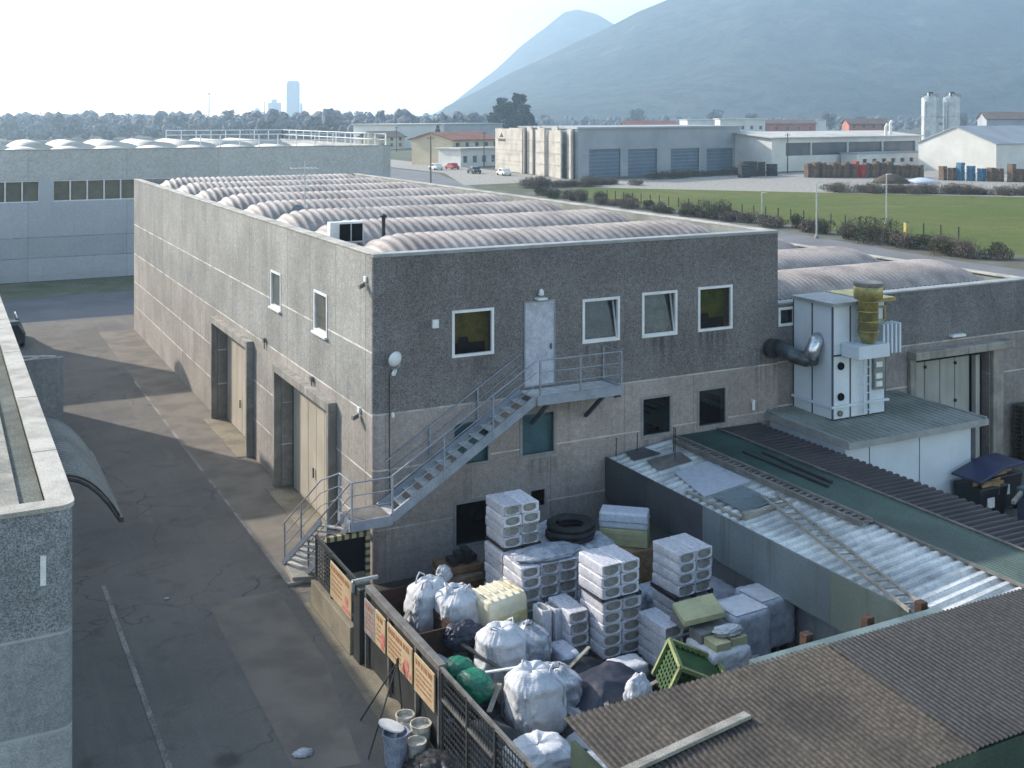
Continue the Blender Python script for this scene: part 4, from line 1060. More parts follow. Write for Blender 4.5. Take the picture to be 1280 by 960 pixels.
# ------------------------------------------------------------------ the industrial estate beyond the meadow
class Loc:
    """a building frame: a runs along the front from p to q, d goes back from the front, z up"""
    def __init__(s, p, q):
        s.p = Vector((*p, 0)); e = Vector((*q, 0)) - s.p
        s.len = e.length; s.e = e.normalized(); s.n = Vector((-s.e.y, s.e.x, 0))
    def __call__(s, a, d, z):
        return s.p + s.e * a + s.n * d + Vector((0, 0, z))
    def box(s, mb, a0, d0, z0, a1, d1, z1):
        return mb.hull8([s(a0, d0, z0), s(a1, d0, z0), s(a1, d1, z0), s(a0, d1, z0)], [s(a0, d0, z1), s(a1, d0, z1), s(a1, d1, z1), s(a0, d1, z1)])
    def openbox(s, mb, a0, d0, a1, d1, z1, holes):
        """walls only, with openings in the front"""
        A = sorted({a0, a1, *[h[0] for h in holes], *[h[1] for h in holes]}); Z = sorted({0, z1, *[h[2] for h in holes], *[h[3] for h in holes]})
        for i in range(len(A) - 1):
            for j in range(len(Z) - 1):
                am = (A[i] + A[i + 1]) / 2; zm = (Z[j] + Z[j + 1]) / 2
                if any(h[0] < am < h[1] and h[2] < zm < h[3] for h in holes): continue
                mb.quad(s(A[i], d0, Z[j]), s(A[i + 1], d0, Z[j]), s(A[i + 1], d0, Z[j + 1]), s(A[i], d0, Z[j + 1]))
        for h in holes:
            mb.quad(s(h[0], d0, h[2]), s(h[0], d0 + .4, h[2]), s(h[0], d0 + .4, h[3]), s(h[0], d0, h[3]))
            mb.quad(s(h[1], d0, h[2]), s(h[1], d0, h[3]), s(h[1], d0 + .4, h[3]), s(h[1], d0 + .4, h[2]))
            mb.quad(s(h[0], d0, h[3]), s(h[0], d0 + .4, h[3]), s(h[1], d0 + .4, h[3]), s(h[1], d0, h[3]))
        mb.quad(s(a0, d1, 0), s(a0, d0, 0), s(a0, d0, z1), s(a0, d1, z1)); mb.quad(s(a1, d0, 0), s(a1, d1, 0), s(a1, d1, z1), s(a1, d0, z1)); mb.quad(s(a1, d1, 0), s(a0, d1, 0), s(a0, d1, z1), s(a1, d1, z1))

def far_building(name, label, p, q, depth, h, wallm, roofm, wins=(), winm='far_glass', pitch=0.0, over=.4, cat='building', group=None, gable='a', nvec=None):
    l = Loc(p, q)
    if nvec: l.n = Vector((*nvec, 0))
    t = thing(name, label, cat, (p[0], p[1], 0), group)
    mb = MB(); l.openbox(mb, 0, 0, l.len, depth, h, wins)
    if pitch:
        if gable == 'a':   # ridge along the front
            for a in (0, l.len): mb.add([l(a, 0, h), l(a, depth, h), l(a, depth / 2, h + pitch)], [(0, 1, 2)])
        else:
            for d in (0, depth): mb.add([l(0, d, h), l(l.len, d, h), l(l.len / 2, d, h + pitch)], [(0, 1, 2)])
    mb.build('wall', wallm, t)
    mb = MB()
    if not pitch:
        l.box(mb, -over, -over, h, l.len + over, depth + over, h + .35)
    elif gable == 'a':
        k = over * pitch / (depth / 2); q_ = .25
        mb.hull8([l(-over, -over, h - k), l(l.len + over, -over, h - k), l(l.len + over, depth / 2, h + pitch), l(-over, depth / 2, h + pitch)], [l(-over, -over, h - k + q_), l(l.len + over, -over, h - k + q_), l(l.len + over, depth / 2, h + pitch + q_), l(-over, depth / 2, h + pitch + q_)])
        mb.hull8([l(-over, depth / 2, h + pitch), l(l.len + over, depth / 2, h + pitch), l(l.len + over, depth + over, h - k), l(-over, depth + over, h - k)], [l(-over, depth / 2, h + pitch + q_), l(l.len + over, depth / 2, h + pitch + q_), l(l.len + over, depth + over, h - k + q_), l(-over, depth + over, h - k + q_)])
    else:
        w = l.len; k = over * pitch / (w / 2); q_ = .25
        mb.hull8([l(-over, -over, h - k), l(w / 2, -over, h + pitch), l(w / 2, depth + over, h + pitch), l(-over, depth + over, h - k)], [l(-over, -over, h - k + q_), l(w / 2, -over, h + pitch + q_), l(w / 2, depth + over, h + pitch + q_), l(-over, depth + over, h - k + q_)])
        mb.hull8([l(w / 2, -over, h + pitch), l(w + over, -over, h - k), l(w + over, depth + over, h - k), l(w / 2, depth + over, h + pitch)], [l(w / 2, -over, h + pitch + q_), l(w + over, -over, h - k + q_), l(w + over, depth + over, h - k + q_), l(w / 2, depth + over, h + pitch + q_)])
    mb.build('roof', roofm, t)
    for h_ in wins:
        mb = MB(); mb.quad(l(h_[0], .35, h_[2]), l(h_[1], .35, h_[2]), l(h_[1], .35, h_[3]), l(h_[0], .35, h_[3])); mb.build('gate' if winm == 'gate_blue' else 'window', winm, t)
    return t, l

# four-gate hall with the precast slab front
ghall, l = far_building('warehouse', 'grey warehouse with four blue roller gates behind the green meadow', (99.6, 157.6), (151.7, 173.8), 30, 9.6, 'far_grey', 'far_grey',
    [(3.2, 12.6, .05, 5.6), (15.0, 24.4, .05, 5.4), (29.0, 39.0, .05, 5.2), (41.8, 51.6, .05, 5.0)], 'gate_blue', nvec=(.105, 1.0))
for h_ in ((3.2, 12.6, .05, 5.6), (15.0, 24.4, .05, 5.4), (29.0, 39.0, .05, 5.2), (41.8, 51.6, .05, 5.0)):
    mb = MB()
    for i in range(7): l.box(mb, h_[0], .28, .3 + i * .75, h_[1], .345, .36 + i * .75)
    mb.build('gate_rib', 'far_grey', ghall)
rs = random.Random(4)
ls = Loc((103.0, 198.9), (99.2, 157.9))
a = 0
slabs = thing('precast_slab_front', 'tall pale precast concrete slabs standing upright on the warehouse end', 'concrete slabs', (102, 180, 0))
while a < ls.len - .5:
    w_ = rs.choice((1.2, 1.6, 2.4, 2.9)); off = rs.uniform(-1.3, .2) if a > 9 else -.2
    if a < 9: w_ = 8.5
    mb = MB(); ls.box(mb, a, off - .35, 0, min(ls.len, a + w_ - .06), off, 9.5 + rs.uniform(-.5, .6))
    mb.build('slab', 'slab_wall', slabs); a += w_
mb = MB(); ls.box(mb, 0, .25, 0, ls.len, .6, 9.2); mb.build('backing', 'far_grey', slabs)
mb = MB()
for i in range(3): ls.box(mb, 0, -1.72, 2.4 + 2.3 * i, ls.len, -1.68, 2.46 + 2.3 * i)
mb.build('tie_wire', 'grey_metal', slabs)
mb = MB()
mb.add([ls(2.6, -.57, 7.4), ls(5.2, -.57, 7.4), ls(3.9, -.57, 8.5)], [(0, 1, 2)]); mb.add([ls(1.9, -.57, 6.5), ls(6.4, -.57, 6.5), ls(6.4, -.57, 7.1), ls(1.9, -.57, 7.1)], [(0, 1, 2, 3)])
mb.build('emblem', 'wood_dark', slabs)

# long white hall right of it, with a lit end and a strip of windows
far_building('factory_hall', 'long white factory hall with strip windows left of the steel silos', (150.9, 162.0), (200.4, 166.7), 24, 7.3, 'far_white', 'far_roof',
    [(4.2, 12.0, 3.4, 6.2), (12.4, 24.0, 3.4, 6.2), (24.4, 36.0, 3.4, 6.2), (36.4, 48.0, 3.0, 6.2)], pitch=1.0, over=.8)
far_building('annex', 'low white annex with small windows in front of the factory hall', (172, 158.5), (194, 160.5), 4.5, 3.6, 'far_white', 'far_grey', [(2 + 3.2 * i, 3.4 + 3.2 * i, 1.6, 2.5) for i in range(6)], over=.2)
far_building('gabled_hall', 'white gabled hall with a blank sunlit end wall beside the silos', (187.5, 155.3), (189.4, 136.0), 60, 6.1, 'far_white', 'far_grey', (), pitch=3.6, over=.3, gable='d')
far_building('gabled_hall', 'grey gabled hall half hidden behind the white gabled hall', (215, 150), (222, 118), 60, 7.2, 'far_grey', 'far_grey', (), pitch=3.6, over=.3, gable='d')
for i, (x, y, lb) in enumerate(((287.5, 242.8, 'steel silo with railed top, left of the pair'), (294.0, 239.5, 'steel silo with railed top, right of the pair beside the gabled hall'))):
    t = thing('silo', lb, 'silo', (x, y, 0), 'steel silos by the white gabled hall')
    mb = MB(); mb.lathe((x, y, 0), [(2.7, 0), (2.7, 11.9), (2.85, 12), (2.85, 12.15), (2.7, 12.2), (2.7, 18.2), (.8, 19.2), (0.7, 19.9), (0, 20)], 24); mb.build('body', 'silo', t)
    mb = MB()
    for z in (18.8, 19.4): mb.tube([(x + 2.8 * cos(2 * pi * k / 16), y + 2.8 * sin(2 * pi * k / 16), z) for k in range(16)], .07, 5, closed=True)
    for k in range(8): mb.bar((x + 2.8 * cos(pi * k / 4), y + 2.8 * sin(pi * k / 4), 18.1), (x + 2.8 * cos(pi * k / 4), y + 2.8 * sin(pi * k / 4), 19.4), .09)
    mb.build('railing', 'grey_metal', t)
    mb = MB(); mb.tube([(x - 3.1, y - .6, 0), (x - 3.1, y - .6, 11), (x - 2.9, y - .6, 17)], .28, 8); mb.build('pipe', 'silo', t)
    for k in range(3):
        mb = MB(); mb.lathe((x - 1.2 + 1.2 * k, y - 1.0 + k * .6, 18.6), [(.3, 0), (.3, 1.0), (.5, 1.1), (.5, 1.5), (0, 1.7)], 10); mb.build('filter', 'dark_metal', t)
# chimneys on the factory hall
for x, y, h_, lb in ((192, 168, 10.4, 'thin white flue standing nearest the silos on the factory roof'), (188.5, 166, 9.6, 'thin white flue with bent top on the factory roof')):
    mb = MB(); mb.tube([(x, y, 6.8), (x, y, h_), (x + .5, y, h_ + .6)], .35, 8); tag(mb.build('flue', 'far_white'), lb, 'flue', 'flues on the factory roof')
# houses and halls further back
def house(label, p, q, depth, h, wallm, roofm, pitch, rows, cols, name='house', cat='house', gable='a'):
    L_ = math.hypot(q[0] - p[0], q[1] - p[1]); ws = []
    for r_ in range(rows):
        for c_ in range(cols):
            a = (c_ + .5) * L_ / cols; z = 1.0 + r_ * (h - .3) / rows
            ws.append((a - .7, a + .7, z, z + min(1.6, (h / rows) * .55)))
    return far_building(name, label, p, q, depth, h, wallm, roofm, ws, pitch=pitch, over=.7, gable=gable)
house('yellow house with red tiled roof left of the precast slabs', (102.4, 222.2), (118.9, 229.3), 14, 6.2, 'far_cream', 'roof_red', 1.7, 2, 5)
t, l = house('low white building with dark openings in front of the yellow house', (100.5, 213.4), (112.2, 217.1), 8, 4.2, 'far_white', 'far_roof', 0, 1, 4, 'workshop', 'workshop')
house('white box hall with dark upper windows beyond the bend of the street', (140.9, 359.8), (165.7, 370.8), 22, 8.8, 'far_white', 'far_roof', 0, 1, 3, 'hall', 'hall')
house('long grey hall beside the white box hall', (167.5, 375), (203.4, 395), 22, 8.8, 'far_grey', 'far_grey', 0, 1, 6, 'hall', 'hall')
house('small house with brown tiled roof at the left of the white box hall', (131, 350), (143, 355), 10, 4.6, 'far_cream', 'roof_brown', 1.8, 2, 3)
house('pink house with brown roof behind the factory hall', (387, 383), (404, 374), 12, 8.3, 'far_pink', 'roof_brown', 2.4, 3, 4)
house('wide red house with flat ridge behind the left end of the factory hall', (355, 420), (385, 404), 12, 8.3, 'far_pink', 'roof_brown', 1.8, 2, 6)
house('red roofed house just above the four-gate warehouse', (255, 380), (275, 370), 12, 7.4, 'far_cream', 'roof_red', 2.4, 2, 4)
house('white flat block rising above the four-gate warehouse', (300, 372), (318, 363), 12, 10.6, 'far_white', 'far_white', 0, 2, 5, 'block', 'building')
house('long pale hall roof beyond the four-gate warehouse', (395, 526), (470, 488), 30, 9.6, 'far_white', 'far_roof', 0, 1, 12, 'hall', 'hall')
house('grey roofed house far right beyond the gabled hall', (420, 330), (450, 310), 14, 10.8, 'far_grey', 'roof_brown', 3, 2, 4)
# cement works far off in the haze
cw = thing('cement_works', 'tall pale tower of a cement works far off in the haze', 'tower', (631, 2184, 0))
ll = Loc((621.5, 2188.9), (641.6, 2178.5))
mb = MB(); ll.box(mb, 0, 0, 0, ll.len, 22, 80); ll.box(mb, 2, 2, 80, ll.len - 2, 20, 83.5); mb.build('tower', 'tower', cw)
mb = MB()
for i in range(6): ll.box(mb, -.3, -.3, 12 + i * 11.5, ll.len + .3, 22.3, 12.8 + i * 11.5)
mb.build('floor_band', 'far_grey', cw)
mb = MB(); ll.box(mb, 27, 4, 0, 31, 8, 38); mb.build('conveyor_tower', 'tower', cw)
cs = thing('silo_block', 'low stepped silo block left of the far cement tower', 'silo', (598, 2200, 0))
l2 = Loc((588.5, 2205.9), (608.6, 2195.5)); mb = MB(); l2.box(mb, 0, 0, 0, l2.len, 20, 39); mb.build('body', 'tower', cs); mb = MB(); l2.box(mb, 6, 5, 39.01, 15, 14, 46); mb.build('head_house', 'tower', cs)
l3 = Loc((560, 2220), (580, 2210)); c3 = thing('silo_block', 'smallest domed silo block at the left end of the far cement works', 'silo', (570, 2215, 0)); mb = MB(); l3.box(mb, 0, 0, 0, l3.len, 20, 21); mb.build('body', 'tower', c3)
mb = MB(); mb.lathe((570.5, 2224, 21), [(8, 0), (7, 3), (4, 6), (1, 7.5), (.8, 12), (0, 12)], 16); mb.build('dome', 'tower', c3)
# masts and lamp posts
mt = thing('radio_mast', 'thin lattice mast rising above the far wood', 'mast', (265, 1250, 0))
mb = MB(); c = Vector((265, 1250, 0)); hm = 40
for k in range(3):
    o_ = Vector((cos(2.1 * k), sin(2.1 * k), 0)); mb.bar(c + o_ * 1.2, c + o_ * .3 + Vector((0, 0, hm)), .35)
for i in range(16):
    for k in range(3):
        z0, z1 = hm * i / 16, hm * (i + 1) / 16; f0, f1 = 1.2 - .9 * i / 16, 1.2 - .9 * (i + 1) / 16
        mb.bar(c + Vector((cos(2.1 * k), sin(2.1 * k), 0)) * f0 + Vector((0, 0, z0)), c + Vector((cos(2.1 * (k + 1)), sin(2.1 * (k + 1)), 0)) * f1 + Vector((0, 0, z1)), .18)
mb.build('lattice', 'grey_metal', mt)
mb = MB(); mb.bar(c + Vector((-1.5, 0, 37)), c + Vector((1.5, 0, 37)), 1.6, 1.2); mb.build('antenna', 'grey_metal', mt)
def lamp_post(x, y, h, label, d=(1, 0), mat='galv'):
    t = thing('lamp_post', label, 'lamp post', (x, y, 0), 'lamp posts along the road')
    k = max(1, h / 6)
    mb = MB(); mb.tube([(x, y, 0), (x, y, h)], [.09 * k, .055 * k], 8); mb.build('pole', mat, t)
    mb = MB(); mb.hull8([(x, y - .1, h - .02), (x + d[0] * .7, y - .1, h), (x + d[0] * .7, y + .1, h), (x, y + .1, h - .02)], [(x, y - .1, h + .06), (x + d[0] * .7, y - .1, h + .06), (x + d[0] * .7, y + .1, h + .06), (x, y + .1, h + .06)]); mb.build('lamp_head', mat, t)
    mb = MB(); mb.lathe((x, y, 0), [(.22 * k, 0), (.2 * k, .3), (.09 * k, .35)], 10); mb.build('base', 'concrete', t)
lamp_post(67.5, 57.3, 5.5, 'pale slim lamp post at the meadow edge, nearer the main hall')
lamp_post(84.1, 64.3, 5.6, 'pale slim lamp post standing in the meadow left of the yellow post')
lamp_post(74.9, 74.4, 3.2, 'short pale post at the meadow hedge farther along the road')
lamp_post(212, 811, 24, 'tall dark mast light standing before the far cement works', mat='dark_metal')
yp = thing('marker_post', 'yellow square post between the bushes on the road edge', 'post', (70.1, 48.3, 0))
mb = MB(); mb.box(69.95, 48.1, 0, 70.3, 48.45, 2.2); mb.build('post', 'yellow_paint', yp, bevel=.03)
mb = MB(); mb.box(69.93, 48.08, 2.2, 70.32, 48.47, 2.26); mb.build('cap', 'grey_metal', yp)
# crates stacked in the storage yard
def crate_stack(x, y, h, mat, label, group, w=1.25):
    mb = MB(); n = max(2, int(h / .5)); r_ = random.Random(int(x * 100 + y * 7)); hh = h / n
    for i in range(n):
        o = r_.uniform(-.06, .06)
        mb.box(x - w / 2 + o, y - .6, i * hh + .10, x + w / 2 + o, y + .6, (i + 1) * hh - .03)
        for q in (-1, 0, 1): mb.box(x + q * w * .42 - .08 + o, y - .58, i * hh, x + q * w * .42 + .08 + o, y + .58, i * hh + .099)
    return tag(mb.build('crate_stack', mat), label, 'crate stack', group)
for i in range(24):
    q = i / 23; x = 142.6 + 19.5 * q + random.uniform(-.2, .2); y = 141.5 - 10 * q + random.uniform(-.4, .4)
    mt_ = 'crate_red' if i in (10, 11) else 'crate_wood'
    lb = ('tall red crate stack in the row before the factory hall' if i in (10, 11) else 'brown pallet crate stack in the row before the factory hall')
    crate_stack(x, y, random.uniform(2.4, 3.3), mt_, lb, 'red crate stacks before the factory hall' if mt_ == 'crate_red' else 'brown crate stacks before the factory hall', .85)
for i in range(10):
    q = i / 9; x = 159.0 + 8.5 * q; y = 123.2 - 12.5 * q
    mt_ = 'crate_blue' if i in (2, 3, 4) else 'crate_wood'
    lb = 'blue crate stack before the white gabled hall' if mt_ == 'crate_blue' else 'brown crate stack before the white gabled hall'
    crate_stack(x, y + random.uniform(-.3, .3), random.uniform(2.3, 3.4), mt_, lb, ('blue' if mt_ == 'crate_blue' else 'brown') + ' crate stacks before the white gabled hall', 1.0)
for i, (x, y) in enumerate(((131, 147), (133, 149), (135.4, 150), (138, 150.6), (140.3, 149.6))):
    crate_stack(x, y, random.uniform(2.2, 3.2), 'dark_metal', 'dark crate stack in front of the last roller gate', 'dark crate stacks before the warehouse', 1.9)
mb = MB(); pts = []
mb.lathe((143.5, 121, 0), [(3.4, 0), (2.8, .7), (1.3, 1.5), (0, 1.9)], 14); tag(mb.build('soil_heap', 'wood_dark', smooth=True), 'dark heap at the edge of the storage yard', 'heap')
mb = MB(); mb.lathe((148.5, 118.5, 0), [(3.4, 0), (2.2, .5), (1.0, .9), (0, 1.0)], 12); tag(mb.build('rubble_heap', 'film_blank', smooth=True), 'whitish heap at the edge of the storage yard', 'heap')

def far_car(x, y, rot, mat, label):
    t = thing('parked_car', label, 'car', (x, y, 0), 'cars parked on the estate'); t.rotation_euler = (0, 0, rot)
    pr = [(-2.1, .3), (-2.15, .75), (-1.5, .92), (-1.0, 1.42), (.6, 1.45), (1.2, .95), (2.05, .8), (2.1, .3)]
    mb = MB(); n = len(pr); mb.add([(x + a, y - .85, z) for a, z in pr] + [(x + a, y + .85, z) for a, z in pr], [tuple(range(n)), tuple(reversed(range(n, 2 * n)))] + [(i, n + i, n + (i + 1) % n, (i + 1) % n) for i in range(n)]); mb.build('body', mat, t, bevel=.08)
    mb = MB(); mb.box(x - .95, y - .87, .95, x + .55, y + .87, 1.32); mb.build('side_window', 'far_glass', t)
    for a in (-1.35, 1.35):
        for b in (-.8, .8):
            mb = MB(); mb.lathe((x + a, y + b, .32), [(0, -.1), (.32, -.1), (.32, .1), (0, .1)], 12, Matrix.Rotation(pi / 2, 3, 'X')); mb.build('wheel', 'rubber', t)
for x, y, r_, m_, lb in ((93, 176, 1.5, 'far_white', 'white car parked before the precast slabs'), (91, 186, 1.5, 'car_dark', 'dark car parked before the precast slabs'), (90, 204, 1.6, 'far_white', 'white car parked by the low white building'), (94.5, 205, 1.6, 'crate_red', 'red car parked by the low white building'), (80, 240, 1.5, 'silo', 'silver car on the street beyond the hedge'), (156, 152, .2, 'far_white', 'white van-like car parked by the crate row')):
    far_car(x, y, r_, m_, lb)
for i, (x, y) in enumerate(((70, 160), (73, 205), (76, 250), (104, 208), (150, 156), (205, 130), (160, 300), (130, 330))):
    mb = MB(); mb.tube([(x, y, 0), (x, y, 8.5)], [.14, .09], 6); mb.bar((x - .7, y, 8.1), (x + .7, y, 8.1), .12)
    tag(mb.build('utility_pole', 'wood_dark'), 'thin dark utility pole standing on the industrial estate', 'pole', 'utility poles on the estate')
# ------------------------------------------------------------------ trees and bushes
def leaf_mesh(name, clumps, n, size, mat, seed, flat=.0, twig=0, twigm='bark'):
    """n small leaf faces spread through the volume of the given clumps (x,y,z,rx,ry,rz)"""
    r_ = random.Random(seed); mb = MB(); wts = []; acc = 0.0
    for c in clumps: acc += c[3] * c[4] * c[5]; wts.append(acc)
    for _ in range(n):
        c = r_.choices(clumps, cum_weights=wts)[0]
        while True:
            p = Vector((r_.uniform(-1, 1), r_.uniform(-1, 1), r_.uniform(-1, 1)))
            if .15 < p.length < 1: break
        if r_.random() < .6: p = p.normalized() * r_.uniform(.72, 1.0)
        P_ = Vector((c[0] + p.x * c[3], c[1] + p.y * c[4], c[2] + p.z * c[5]))
        if P_.z < .02: P_.z = abs(P_.z) * .3 + .02
        a = Vector((r_.uniform(-1, 1), r_.uniform(-1, 1), r_.uniform(-1, 1) * (1 - flat))).normalized(); b = a.cross(Vector((r_.uniform(-1, 1), r_.uniform(-1, 1), r_.uniform(-1, 1)))).normalized()
        s_ = size * r_.uniform(.55, 1.25)
        mb.add([P_ - a * s_, P_ + b * s_ * .6, P_ + a * s_, P_ - b * s_ * .6], [(0, 1, 2, 3)])
    return mb
def twig_mesh(cx, cy, w, h, n, seed, rad):
    r_ = random.Random(seed); mb = MB()
    for _ in range(n):
        x, y = cx + r_.uniform(-.35, .35) * w, cy + r_.uniform(-.35, .35) * w
        dx, dy = r_.uniform(-.5, .5) * w * .6, r_.uniform(-.5, .5) * w * .6; hh = h * r_.uniform(.6, 1.05)
        mb.tube([(x, y, 0), (x + dx * .4, y + dy * .4, hh * .5), (x + dx, y + dy, hh)], [rad, rad * .7, rad * .2], 4, caps=False)
    return mb
def bush(x, y, w, h, kind, label, seed, group='bushes along the meadow road'):
    t = thing('bush', label, 'bush', (x, y, 0), group)
    r_ = random.Random(seed)
    cl = [(x + r_.uniform(-.35, .35) * w, y + r_.uniform(-.35, .35) * w, h * r_.uniform(.25, .62), w * r_.uniform(.18, .32), w * r_.uniform(.18, .32), h * r_.uniform(.25, .38)) for _ in range(7)]
    leaf_mesh('leaves', cl, int(700 + 300 * w), .062 * (1 + h * .12), None, seed).build('leaves', kind, t)
    twig_mesh(x, y, w, h * 1.08, int(34 + 16 * w), seed, .018).build('twigs', 'leaf_dry', t)
    return t
rb = random.Random(12)
hedge = []
for i in range(46):
    q = i / 45
    y = 122 - 84 * q; x = 72.0 + 1.2 * sin(i * 1.7) - 3.2 * max(0, q - .7) / .3
    hedge.append((x, y))
adj = ['low', 'spreading', 'ragged', 'leggy', 'rounded']
for i, (x, y) in enumerate(hedge):
    w = rb.uniform(1.6, 3.2); h = rb.uniform(.9, 1.9); kind = 'leaf_dry' if i % 3 else 'leaf_bush'
    if 30 < y < 47: w *= 1.35; h = rb.uniform(1.5, 2.1); kind = 'leaf_bush' if i % 2 else 'leaf_dry'
    lb = 'bare brownish bush in the hedge row along the meadow road' if kind == 'leaf_dry' else 'greenish bush in the hedge row along the meadow road'
    bush(x, y, w, h, kind, lb, 100 + i, 'bare bushes along the meadow road' if kind == 'leaf_dry' else 'green bushes along the meadow road')
bush(69.4, 51.2, 4.6, 2.7, 'leaf_bush', 'largest green bush beside the yellow post', 991, None)
bush(71.5, 79, 3.8, 2.5, 'leaf_bush', 'big dark bush midway along the meadow hedge', 992, None)
for i in range(26):
    q = i / 25; x = 118 + 26 * q + rb.uniform(-1.5, 1.5); y = 107 - 24 * q + rb.uniform(-1, 1)
    bush(x, y, rb.uniform(2.4, 4.6), rb.uniform(.9, 2.0), 'leaf_dry', 'dry bush on the far edge of the meadow before the storage yard', 300 + i, 'dry bushes on the far meadow edge')
for i in range(8):
    bush(112 + i * 3.6, 150 + i * 1.0 + rb.uniform(-1, 1), rb.uniform(3, 4.5), rb.uniform(1.0, 2.1), 'leaf_bush', 'dark bush at the foot of the four-gate warehouse', 360 + i, 'bushes at the foot of the warehouse')
for i in range(14):
    bush(78 + i * 1.6, 139 + rb.uniform(-3, 3), rb.uniform(2.4, 3.6), rb.uniform(1.0, 2.2), 'leaf_dry', 'bare thicket bush at the left end of the meadow', 400 + i, 'thicket bushes left of the meadow')
post0 = None
for i in range(30):
    q = i / 29; x = 77.5 + 1.5 * q; y = 112 - 62 * q
    if post0 is None:
        mb = MB(); mb.lathe((x, y, 0), [(.07, 0), (.07, 1.25), (.0, 1.32)], 6); post0 = mb.build('fence_post', 'wood_dark'); o = post0
    else:
        o = post0.copy(); COL.objects.link(o); o.location = (x, y, 0)
    tag(o, 'thin dark fence post at the meadow edge behind the hedge', 'fence post', 'fence posts along the meadow')

def tree(name, label, x, y, h, cw, kind, seed, n=2600, size=.5, trunk_h=.3, shape='round', group=None):
    t = thing(name, label, 'tree', (x, y, 0), group); r_ = random.Random(seed)
    mb = MB(); mb.tube([(x, y, 0), (x + .1, y, h * trunk_h), (x, y + .1, h * .85)], [h * .022, h * .017, h * .006], 8)
    for k in range(9):
        a = r_.uniform(0, 2 * pi); z = h * (trunk_h * .8 + k * .06); mb.tube([(x, y, z), (x + cos(a) * cw * .22, y + sin(a) * cw * .22, z + h * .08), (x + cos(a) * cw * .4, y + sin(a) * cw * .4, z + h * .12)], [h * .009, h * .006, h * .002], 5)
    mb.build('trunk', 'bark', t)
    cl = []
    if shape == 'layer':
        for k in range(84):
            q = r_.uniform(0, 1) ** 1.25; a = r_.uniform(0, 2 * pi); rr = cw * .5 * (1 - q * .72) * r_.uniform(.35, 1)
            cl.append((x + cos(a) * rr, y + sin(a) * rr, h * (trunk_h + (1 - trunk_h) * q * .96), cw * .15 * (1 - .5 * q), cw * .15 * (1 - .5 * q), h * .05))
    elif shape == 'cone':
        for k in range(16):
            q = k / 15; cl.append((x + r_.uniform(-.1, .1), y + r_.uniform(-.1, .1), h * (.08 + .88 * q), cw * .5 * (1 - q * .85), cw * .5 * (1 - q * .85), h * .09))
    elif shape == 'umbrella':
        for k in range(22):
            a = r_.uniform(0, 2 * pi); rr = cw * .38 * math.sqrt(r_.random()); cl.append((x + cos(a) * rr, y + sin(a) * rr, h * (.74 - .22 * (rr / (cw * .5)) ** 2) , cw * .17, cw * .17, h * .14))
    else:
        for k in range(16):
            a = r_.uniform(0, 2 * pi); rr = cw * .34 * r_.random() ** .5; cl.append((x + cos(a) * rr, y + sin(a) * rr, h * r_.uniform(trunk_h + .1, .88), cw * .2, cw * .2, h * .13))
    leaf_mesh('crown', cl, n, size, None, seed + 1, flat=.5 if shape == 'layer' else 0).build('crown', kind, t)
    return t
tree('cedar_tree', 'big dark cedar rising behind the precast slabs, left of its pair', 222, 431, 20.5, 19, 'leaf_dark', 51, 9000, .62, .15, 'layer')
tree('cedar_tree', 'big dark cedar behind the precast slabs, right of its pair with a pointed top', 228.5, 428, 22.5, 17, 'leaf_dark', 52, 9000, .62, .15, 'layer')
tree('stone_pine', 'rounded dark stone pine behind the white roof guardrail', 176, 560, 13.5, 15.5, 'leaf_dark', 53, 5200, .55, .3, 'umbrella')
tree('cypress_tree', 'small dark pointed conifer beside the stone pine', 190, 555, 9.6, 4.2, 'leaf_dark', 54, 1800, .4, .05, 'cone')
tree('conifer_tree', 'dark round conifer in front of the long grey hall', 155, 352, 9, 5.5, 'leaf_dark', 55, 2000, .4, .05, 'cone')
# single trees one can tell apart at the front of the far wood
rt = random.Random(77); Rv = Vector((.8886, -.4587, 0)); Fv = Vector((.4587, .8886, 0)); cc = Vector((-10.07, -27.28, 0))
for i in range(22):
    d = rt.uniform(640, 1050); tx = rt.uniform(-.47, -.02) if i < 9 else rt.uniform(-.02, .42)
    if i >= 9: d = rt.uniform(800, 1300)
    p = cc + Fv * d + Rv * (tx * d); h = rt.uniform(12, 19)
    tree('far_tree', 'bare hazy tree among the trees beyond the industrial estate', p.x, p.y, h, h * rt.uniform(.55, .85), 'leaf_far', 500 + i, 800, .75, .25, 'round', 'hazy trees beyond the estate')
# the far wood that reads as one mass
mb = MB(); clf = []
for i in range(1300):
    d = 570 + 1000 * rt.random() ** 1.5; tx = rt.uniform(-.50, .0) if i < 850 else rt.uniform(-.02, .52)
    d += 350 if tx > 0 else 0
    p = cc + Fv * d + Rv * (tx * d); h = rt.uniform(9, 15.5) * (1 if tx < 0 else .8)
    for k in range(4):
        w = h * rt.uniform(.2, .34); clf.append((p.x + rt.uniform(-.3, .3) * h, p.y + rt.uniform(-.3, .3) * h, h * rt.uniform(.12, .8), w, w, h * .2))
ib = bmesh.new(); bmesh.ops.create_icosphere(ib, subdivisions=2, radius=1); ico_v = [v.co.copy() for v in ib.verts]; ico_f = [tuple(v.index for v in f.verts) for f in ib.faces]; ib.free()
wood = leaf_mesh('wood', clf, 60000, 1.2, None, 5)
for c in clf[::3]:
    k0 = rt.random() * 50
    wood.add([(c[0] + v.x * c[3] * (1.0 + .45 * noise.noise(v * 1.7 + Vector((k0, 0, 0)))), c[1] + v.y * c[4] * (1.0 + .45 * noise.noise(v * 1.7 + Vector((k0, 9, 0)))), max(0, c[2] + v.z * c[5] * 1.5 * (1 + .5 * noise.noise(v * 2.3 + Vector((k0, 0, 9)))))) for v in ico_v], ico_f)
tag(wood.build('far_wood', 'leaf_far', origin=(0, 0, 0)), kind='stuff')


